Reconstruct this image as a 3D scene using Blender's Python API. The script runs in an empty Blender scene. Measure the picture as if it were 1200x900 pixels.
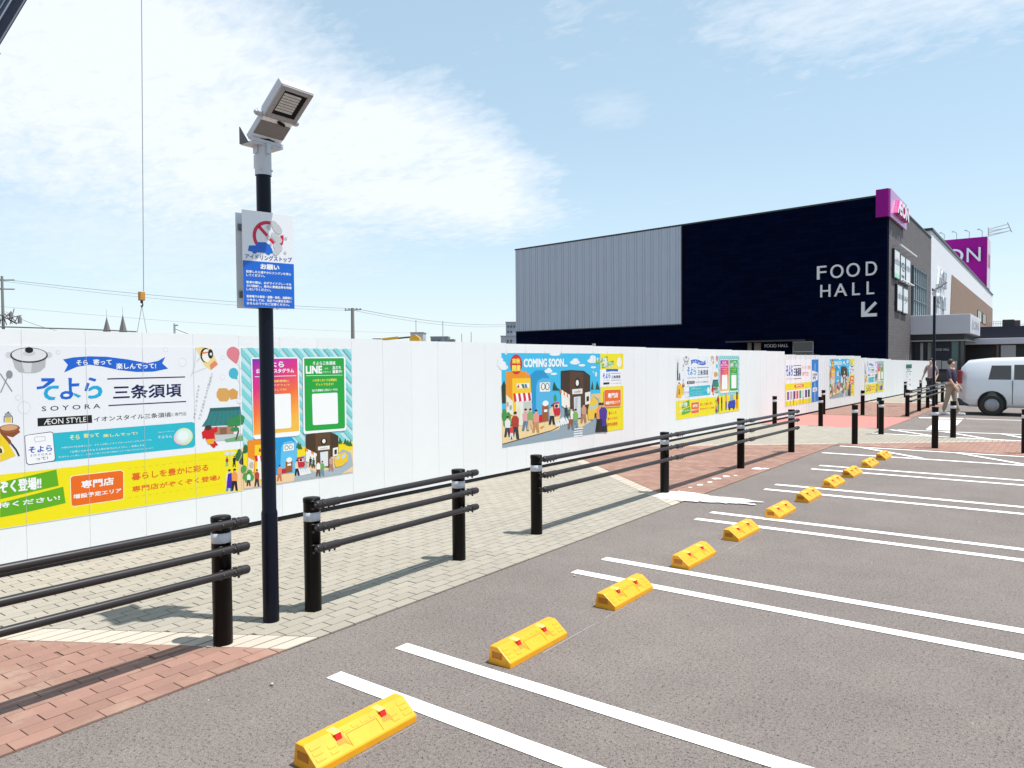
import bpy, bmesh, math, random
from mathutils import Vector, Matrix, Euler
random.seed(7)
SC=bpy.context.scene; COL=SC.collection
R=math.radians
# ------------------------------------------------------------------ camera, world, sun, exposure
cam_d=bpy.data.cameras.new('camera'); cam=bpy.data.objects.new('camera',cam_d); COL.objects.link(cam); SC.camera=cam
cam_d.sensor_width=36; cam_d.lens=877.32/1200*36; cam_d.clip_end=3000; cam_d.clip_start=0.05
RT=Vector((0.8008828,0.59877147,-0.00771182)); UP=Vector((-0.01235559,0.029399,0.99949139)); FW=Vector((-0.59869365,0.80038018,-0.03094333))
CAMP=Vector((0,0,1.75))
cam.matrix_world=Matrix(((RT.x,UP.x,-FW.x,0),(RT.y,UP.y,-FW.y,0),(RT.z,UP.z,-FW.z,1.75),(0,0,0,1)))
SUN_EL=70.0; SUN_AZ=64.5     # degrees, azimuth clockwise from +Y
sd=bpy.data.lights.new('sun','SUN'); sd.energy=4.3; sd.angle=R(0.53); sd.color=(1,.965,.91)
sun=bpy.data.objects.new('sun',sd); COL.objects.link(sun)
sv=Vector((math.sin(R(SUN_AZ))*math.cos(R(SUN_EL)),math.cos(R(SUN_AZ))*math.cos(R(SUN_EL)),math.sin(R(SUN_EL))))
sun.rotation_euler=sv.to_track_quat('Z','Y').to_euler(); sun.location=(20,10,40)
SC.view_settings.view_transform='Standard'; SC.view_settings.look='None'; SC.view_settings.exposure=0.62; SC.view_settings.gamma=1
SC.view_settings.use_curve_mapping=False
try: SC.cycles.max_bounces=6
except Exception: pass
W=bpy.data.worlds.new('World'); SC.world=W; W.use_nodes=True
nt=W.node_tree; N=nt.nodes; L=nt.links; N.clear()
def nmath(nt,op,a,b=None,c=None,clamp=False):
    n=nt.nodes.new('ShaderNodeMath'); n.operation=op; n.use_clamp=clamp
    for i,v in enumerate((a,b,c)):
        if v is None: continue
        if isinstance(v,(int,float)): n.inputs[i].default_value=v
        else: nt.links.new(v,n.inputs[i])
    return n.outputs[0]
sky=N.new('ShaderNodeTexSky'); sky.sky_type='NISHITA'; sky.sun_disc=False; sky.sun_elevation=R(SUN_EL); sky.sun_rotation=R(SUN_AZ)
sky.air_density=1.0; sky.dust_density=0.6; sky.ozone_density=2.0
tc=N.new('ShaderNodeTexCoord'); nrm=N.new('ShaderNodeVectorMath'); nrm.operation='NORMALIZE'; L.new(tc.outputs['Generated'],nrm.inputs[0])
sx=N.new('ShaderNodeSeparateXYZ'); L.new(nrm.outputs[0],sx.inputs[0])
m=lambda op,a,b=None,c=None,clamp=False: nmath(nt,op,a,b,c,clamp)
az=m('MULTIPLY',m('ARCTAN2',sx.outputs[0],sx.outputs[1]),57.2958); el=m('MULTIPLY',m('ARCSINE',sx.outputs[2]),57.2958)
# cloud layer seen in perspective: direction divided by its height
hz=m('ADD',m('MAXIMUM',sx.outputs[2],0.0),0.12)
cx=N.new('ShaderNodeCombineXYZ'); L.new(m('DIVIDE',sx.outputs[0],hz),cx.inputs[0]); L.new(m('DIVIDE',sx.outputs[1],hz),cx.inputs[1])
mp=N.new('ShaderNodeMapping'); L.new(cx.outputs[0],mp.inputs[0]); mp.inputs['Rotation'].default_value=(0,0,R(35)); mp.inputs['Scale'].default_value=(1.0,1.7,1)
def noise(vec,sc,det,ro,dist=0.0):
    n=N.new('ShaderNodeTexNoise'); n.inputs['Scale'].default_value=sc; n.inputs['Detail'].default_value=det; n.inputs['Roughness'].default_value=ro; n.inputs['Distortion'].default_value=dist
    L.new(vec,n.inputs['Vector']); return n.outputs['Fac']
n1=noise(mp.outputs[0],1.1,9,.62,.5); n2=noise(mp.outputs[0],11.0,7,.66,.4)
nn=m('ADD',m('MULTIPLY',m('SUBTRACT',n1,.5),1.7),m('MULTIPLY',m('SUBTRACT',n2,.5),1.5))
q=m('DIVIDE',m('SUBTRACT',-31.0,az),51.0)
qc=m('MINIMUM',m('MAXIMUM',q,0.0),.95)
cen=m('ADD',12.0,m('MULTIPLY',qc,9.5)); hw=m('ADD',3.4,m('MULTIPLY',m('MINIMUM',qc,.6),13.0))
big=m('SUBTRACT',1.0,m('DIVIDE',m('ABSOLUTE',m('SUBTRACT',el,cen)),hw))
big=m('SUBTRACT',m('MINIMUM',m('MULTIPLY',big,1.45),.9),m('MULTIPLY',m('MAXIMUM',m('SUBTRACT',.13,q),0.0),8.0))
big=m('MULTIPLY',m('ADD',m('ADD',m('MULTIPLY',big,1.0),m('MULTIPLY',nn,.85)),.12),1.0,clamp=True)
def blob(a0,e0,ra,re,amp,nz=1.0):
    da=m('POWER',m('ABSOLUTE',m('DIVIDE',m('SUBTRACT',az,a0),ra)),2.0); de=m('POWER',m('ABSOLUTE',m('DIVIDE',m('SUBTRACT',el,e0),re)),2.0)
    b=m('SUBTRACT',1.0,m('ADD',da,de))
    b=m('MAXIMUM',b,-3.0)
    return m('MULTIPLY',m('ADD',m('MULTIPLY',b,.9),m('MULTIPLY',nn,nz),clamp=True),amp)
cl=m('MAXIMUM',m('MULTIPLY',big,.95),blob(-9,24.5,15,6.5,.62,1.3))
cl=m('MAXIMUM',cl,blob(-29,18.2,3.4,1.7,.28,1.2)); cl=m('MAXIMUM',cl,blob(-3.0,2.0,3.2,1.5,.8,.5)); cl=m('MAXIMUM',cl,blob(-4,6.0,7,1.0,.35,.5))
cl=m('MAXIMUM',cl,blob(-60,9.0,26,6.5,.55,.7))
gen=m('MULTIPLY',m('SUBTRACT',m('MULTIPLY',nn,1.0),.18,clamp=True),.8)      # thin scattered cloud over the whole sky
cl=m('MAXIMUM',cl,gen)
hzf=m('MULTIPLY',m('POWER',m('SUBTRACT',1.0,m('MAXIMUM',sx.outputs[2],0.0)),7.0),.55)
cl=m('MINIMUM',m('MAXIMUM',cl,hzf),1.0)
veil=N.new('ShaderNodeMix'); veil.data_type='RGBA'; veil.inputs['Factor'].default_value=.42; L.new(sky.outputs[0],veil.inputs['A']); veil.inputs['B'].default_value=(5.0,6.8,7.4,1)   # thin even high haze
mix=N.new('ShaderNodeMix'); mix.data_type='RGBA'; L.new(cl,mix.inputs['Factor']); L.new(veil.outputs['Result'],mix.inputs['A']); mix.inputs['B'].default_value=(6.2,6.6,7.1,1)
bg=N.new('ShaderNodeBackground'); bg.inputs['Strength'].default_value=0.1; L.new(mix.outputs['Result'],bg.inputs['Color'])
wo=N.new('ShaderNodeOutputWorld'); L.new(bg.outputs[0],wo.inputs[0])
# ------------------------------------------------------------------ helpers
def lin(h):
    h=h.lstrip('#')
    if len(h)==3: h=''.join(c*2 for c in h)
    v=[int(h[i:i+2],16)/255 for i in (0,2,4)]
    return tuple((c/12.92 if c<=.04045 else ((c+.055)/1.055)**2.4) for c in v)
MATS={}
def mat(name,col,rough=.6,metal=0.0,var=0.0,vscale=8.0,bump=0.0,bscale=60.0,spec=.5,rand=0.0,emit=None,trans=0.0,stain=0.0,sscale=1.2,coat=0.0,dust=None):
    if name in MATS: return MATS[name]
    M=bpy.data.materials.new(name); M.use_nodes=True; t=M.node_tree; b=t.nodes['Principled BSDF']
    if isinstance(col,str): col=lin(col)
    b.inputs['Base Color'].default_value=(*col,1); b.inputs['Roughness'].default_value=rough; b.inputs['Metallic'].default_value=metal
    b.inputs['Specular IOR Level'].default_value=spec
    if coat: b.inputs['Coat Weight'].default_value=coat
    if trans: b.inputs['Transmission Weight'].default_value=trans
    if emit: b.inputs['Emission Color'].default_value=(*emit[:3],1); b.inputs['Emission Strength'].default_value=emit[3]
    fac=None
    g=t.nodes.new('ShaderNodeNewGeometry')
    def add(a,s):
        nonlocal fac
        v=nmath(t,'MULTIPLY',nmath(t,'SUBTRACT',a,.5),s)
        fac=v if fac is None else nmath(t,'ADD',fac,v)
    def tn(sc,det=5,ro=.6):
        n=t.nodes.new('ShaderNodeTexNoise'); n.inputs['Scale'].default_value=sc; n.inputs['Detail'].default_value=det; n.inputs['Roughness'].default_value=ro; t.links.new(g.outputs['Position'],n.inputs['Vector']); return n.outputs['Fac']
    if var: add(tn(vscale),var*2)
    if stain: add(tn(sscale,4,.7),stain*2)
    if rand:
        oi=t.nodes.new('ShaderNodeObjectInfo'); add(oi.outputs['Random'],rand); add(g.outputs['Random Per Island'],rand)
    if fac is not None:
        hs=t.nodes.new('ShaderNodeHueSaturation'); hs.inputs['Color'].default_value=(*col,1); t.links.new(nmath(t,'ADD',fac,1.0),hs.inputs['Value']); t.links.new(hs.outputs[0],b.inputs['Base Color'])
    if dust:
        mx=t.nodes.new('ShaderNodeMix'); mx.data_type='RGBA'; src=b.inputs['Base Color'].links[0].from_socket
        f_=nmath(t,'MULTIPLY',nmath(t,'SUBTRACT',tn(2.3,7,.72),.50),3.0,clamp=True); t.links.new(nmath(t,'MULTIPLY',f_,dust[3]),mx.inputs['Factor']); t.links.new(src,mx.inputs['A']); mx.inputs['B'].default_value=(*dust[:3],1); t.links.new(mx.outputs['Result'],b.inputs['Base Color'])
    if bump:
        bp=t.nodes.new('ShaderNodeBump'); bp.inputs['Strength'].default_value=bump; bp.inputs['Distance'].default_value=.01; t.links.new(tn(bscale,4),bp.inputs['Height']); t.links.new(bp.outputs[0],b.inputs['Normal'])
    MATS[name]=M; return M
class MB:
    def __init__(s): s.v=[]; s.f=[]; s.mi=[]; s.m=0; s.sm=[]; s.smooth=False
    def add(s,vs,fs):
        o=len(s.v); s.v+= [tuple(p) for p in vs]
        for f in fs: s.f.append(tuple(o+i for i in f)); s.mi.append(s.m); s.sm.append(s.smooth)
    def box(s,x0,x1,y0,y1,z0,z1,ch=0.0):
        if ch<=0:
            s.add([(x0,y0,z0),(x1,y0,z0),(x1,y1,z0),(x0,y1,z0),(x0,y0,z1),(x1,y0,z1),(x1,y1,z1),(x0,y1,z1)],[(0,3,2,1),(4,5,6,7),(0,1,5,4),(1,2,6,5),(2,3,7,6),(3,0,4,7)])
        else:
            bm=bmesh.new(); bmesh.ops.create_cube(bm,size=1,matrix=Matrix.Translation(((x0+x1)/2,(y0+y1)/2,(z0+z1)/2))@Matrix.Diagonal((x1-x0,y1-y0,z1-z0,1)))
            bmesh.ops.bevel(bm,geom=list(bm.edges),offset=ch,segments=2,affect='EDGES',profile=.5)
            bm.verts.index_update(); s.add([v.co[:] for v in bm.verts],[[v.index for v in f.verts] for f in bm.faces]); bm.free()
        return s
    def hexa(s,pts): s.add(pts,[(0,3,2,1),(4,5,6,7),(0,1,5,4),(1,2,6,5),(2,3,7,6),(3,0,4,7)]); return s
    def prism(s,poly,z0,z1,ch=0.0,T=None):
        n=len(poly); 
        if T is None: T=lambda x,y,z:(x,y,z)
        a=sum(poly[i][0]*poly[(i+1)%n][1]-poly[(i+1)%n][0]*poly[i][1] for i in range(n))
        if a<0: poly=poly[::-1]
        cx=sum(p[0] for p in poly)/n; cy=sum(p[1] for p in poly)/n
        rings=[[(p[0],p[1],z0) for p in poly],[(p[0],p[1],z1-ch) for p in poly]]
        if ch>0:
            ins=[]
            for p in poly:
                d=math.hypot(p[0]-cx,p[1]-cy) or 1; k=max(0,(d-ch*1.2)/d); ins.append((cx+(p[0]-cx)*k,cy+(p[1]-cy)*k,z1))
            rings.append(ins)
        vs=[T(*p) for r_ in rings for p in r_]; fs=[]
        for r_ in range(len(rings)-1):
            for i in range(n): j=(i+1)%n; fs.append((r_*n+i,r_*n+j,(r_+1)*n+j,(r_+1)*n+i))
        fs.append(tuple((len(rings)-1)*n+i for i in range(n))); s.add(vs,fs); return s
    def slab(s,poly,z0,z1,T): # closed prism
        n=len(poly); vs=[T(p[0],p[1],z0) for p in poly]+[T(p[0],p[1],z1) for p in poly]
        s.add(vs,[tuple(range(n))[::-1],tuple(range(n,2*n))]+[(i,(i+1)%n,n+(i+1)%n,n+i) for i in range(n)]); return s
    def cyl(s,p0,p1,r0,r1=None,n=16,cap=True,smooth=True):
        r1=r0 if r1 is None else r1; p0=Vector(p0); p1=Vector(p1); d=(p1-p0).normalized()
        a=d.orthogonal().normalized(); b=d.cross(a); o=s.smooth; s.smooth=smooth
        vs=[p0+(a*math.cos(2*math.pi*i/n)+b*math.sin(2*math.pi*i/n))*r0 for i in range(n)]+[p1+(a*math.cos(2*math.pi*i/n)+b*math.sin(2*math.pi*i/n))*r1 for i in range(n)]
        s.add(vs,[(i,(i+1)%n,n+(i+1)%n,n+i) for i in range(n)])
        s.smooth=False
        if cap: s.add(vs,[tuple(range(n))[::-1],tuple(range(n,2*n))])
        s.smooth=o; return s
    def lathe(s,prof,c=(0,0,0),n=20,axis='Z'):
        o=s.smooth; s.smooth=True; vs=[]
        for r_,z in prof:
            for i in range(n):
                t=2*math.pi*i/n; p=(r_*math.cos(t),r_*math.sin(t),z)
                if axis=='Y': p=(p[0],p[2],p[1])
                if axis=='X': p=(p[2],p[0],p[1])
                vs.append((c[0]+p[0],c[1]+p[1],c[2]+p[2]))
        fs=[]
        for k in range(len(prof)-1):
            for i in range(n): j=(i+1)%n; f=(k*n+i,k*n+j,(k+1)*n+j,(k+1)*n+i); fs.append(f if axis!='Y' else f[::-1])
        s.add(vs,fs); s.smooth=o; return s
    def ball(s,c,rx,ry=None,rz=None,n=10,k=6):
        ry=rx if ry is None else ry; rz=rx if rz is None else rz; o=s.smooth; s.smooth=True
        vs=[(c[0],c[1],c[2]-rz)]
        for a in range(1,k):
            ph=-math.pi/2+math.pi*a/k
            for i in range(n): t=2*math.pi*i/n; vs.append((c[0]+rx*math.cos(ph)*math.cos(t),c[1]+ry*math.cos(ph)*math.sin(t),c[2]+rz*math.sin(ph)))
        vs.append((c[0],c[1],c[2]+rz)); fs=[(0,1+(i+1)%n,1+i) for i in range(n)]
        for a in range(k-2):
            for i in range(n): j=(i+1)%n; fs.append((1+a*n+i,1+a*n+j,1+(a+1)*n+j,1+(a+1)*n+i))
        e=len(vs)-1; b0=1+(k-2)*n; fs+=[(b0+i,b0+(i+1)%n,e) for i in range(n)]
        s.add(vs,fs); s.smooth=o; return s
    def mesh(s,name,mats):
        me=bpy.data.meshes.new(name); me.from_pydata(s.v,[],s.f)
        for mm in (mats if isinstance(mats,(list,tuple)) else [mats]): me.materials.append(mm)
        me.polygons.foreach_set('material_index',s.mi); me.polygons.foreach_set('use_smooth',s.sm); me.update(); return me
    def build(s,name,mats,parent=None,loc=(0,0,0),rotz=0):
        o=bpy.data.objects.new(name,s.mesh(name,mats)); COL.objects.link(o); o.location=loc; o.rotation_euler=(0,0,rotz)
        if parent: o.parent=parent
        return o
def tag(o,label=None,cat=None,group=None,kind=None):
    if label: o['label']=label
    if cat: o['category']=cat
    if group: o['group']=group
    if kind: o['kind']=kind
    return o
def thing(name,label,cat,loc=(0,0,0),rotz=0,group=None):
    o=bpy.data.objects.new(name,None); o.empty_display_size=.2; COL.objects.link(o); o.location=loc; o.rotation_euler=(0,0,rotz); return tag(o,label,cat,group)
def struct(o): o['kind']='structure'; return o
def copy_tree(o,parent=None):
    c=o.copy(); COL.objects.link(c)
    if parent: c.parent=parent
    for ch in list(o.children): copy_tree(ch,c)
    return c
def copy_thing(o,label,loc=None,rotz=None):
    c=copy_tree(o); c['label']=label
    if loc: c.location=loc
    if rotz is not None: c.rotation_euler=(0,0,rotz)
    return c
def clip(P,f):
    o=[]
    for i in range(len(P)):
        a,b=P[i],P[(i+1)%len(P)]; fa,fb=f(a),f(b)
        if fa>=0: o.append(a)
        if fa*fb<0: t=fa/(fa-fb); o.append((a[0]+t*(b[0]-a[0]),a[1]+t*(b[1]-a[1])))
    return o
def area(P): return abs(sum(P[i][0]*P[(i+1)%len(P)][1]-P[(i+1)%len(P)][0]*P[i][1] for i in range(len(P))))/2 if len(P)>2 else 0
# text: outline of a string (bundled font) as flat triangles, fitted into a rectangle
_tc={}
_fc=bpy.data.curves.new('lettering_source','FONT'); _fo=bpy.data.objects.new('lettering_source',_fc); COL.objects.link(_fo); _fc.resolution_u=2
def text_geo(s,bold=0.0,extrude=0.0,space=1.0):
    k=(s,bold,extrude,space)
    if k in _tc: return _tc[k]
    _fc.body=s; _fc.offset=bold; _fc.extrude=extrude; _fc.resolution_u=7 if extrude else 2; _fc.space_character=space
    dg=bpy.context.evaluated_depsgraph_get(); dg.update()
    me=bpy.data.meshes.new_from_object(_fo.evaluated_get(dg))
    vs=[v.co[:] for v in me.vertices]; fs=[tuple(p.vertices) for p in me.polygons]; bpy.data.meshes.remove(me)
    if vs:
        x0=min(v[0] for v in vs);x1=max(v[0] for v in vs);y0=min(v[1] for v in vs);y1=max(v[1] for v in vs)
        vs=[((v[0]-x0)/(x1-x0),(v[1]-y0)/(y1-y0),v[2]) for v in vs]
    _tc[k]=(vs,fs); return _tc[k]
def put_text(mb,s,u0,v0,u1,v1,y,bold=0.0,extrude=0.0,depth=0.0,space=1.0):
    vs,fs=text_geo(s,0.0,extrude,space); w=bold*1.25*abs(v1-v0)
    for k,(a,c) in enumerate(((0,0),) if w<=0 or extrude else ((-1,-1),(1,-1),(1,1),(-1,1),(0,0))):
        mb.add([(u0+a*w+p[0]*(u1-u0), y-.00003*k-(depth*(p[2]/extrude if extrude else 0)), v0+c*w+p[1]*(v1-v0)) for p in vs],fs)
# ------------------------------------------------------------------ materials
M_wpaint=mat('white_road_paint',(.80,.80,.78),.7,var=.05,vscale=30,stain=.03,bump=.3,bscale=150)
M_black=mat('dark_brown_powder_coat',(.0035,.0025,.002),.38,spec=.16)
M_rail=mat('dark_bronze_rail',(.022,.018,.019),.36,spec=.4)
M_band=mat('reflective_band_silver',(.55,.56,.60),.4)
M_yel=mat('yellow_wheel_stop_plastic',(.74,.320,.003),.45,var=.05,vscale=14,stain=.17,sscale=7,bump=.12,bscale=300)
M_yel2=mat('pale_yellow_reflector_housing',(.80,.60,.14),.4)
M_yeld=mat('shaded_hollow_orange',(.42,.14,.005),.7)
M_red=mat('red_reflector',(.50,.006,.006),.3,emit=None)
M_steel=mat('galvanised_steel',(.42,.44,.47),.45,metal=.3,var=.05)
M_pale=mat('pale_grey_painted_metal',(.50,.52,.56),.5)
M_darkglass=mat('dark_glass',(.01,.012,.015),.06,spec=.6)
M_wht=mat('white_paint',(.72,.73,.74),.5)
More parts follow.
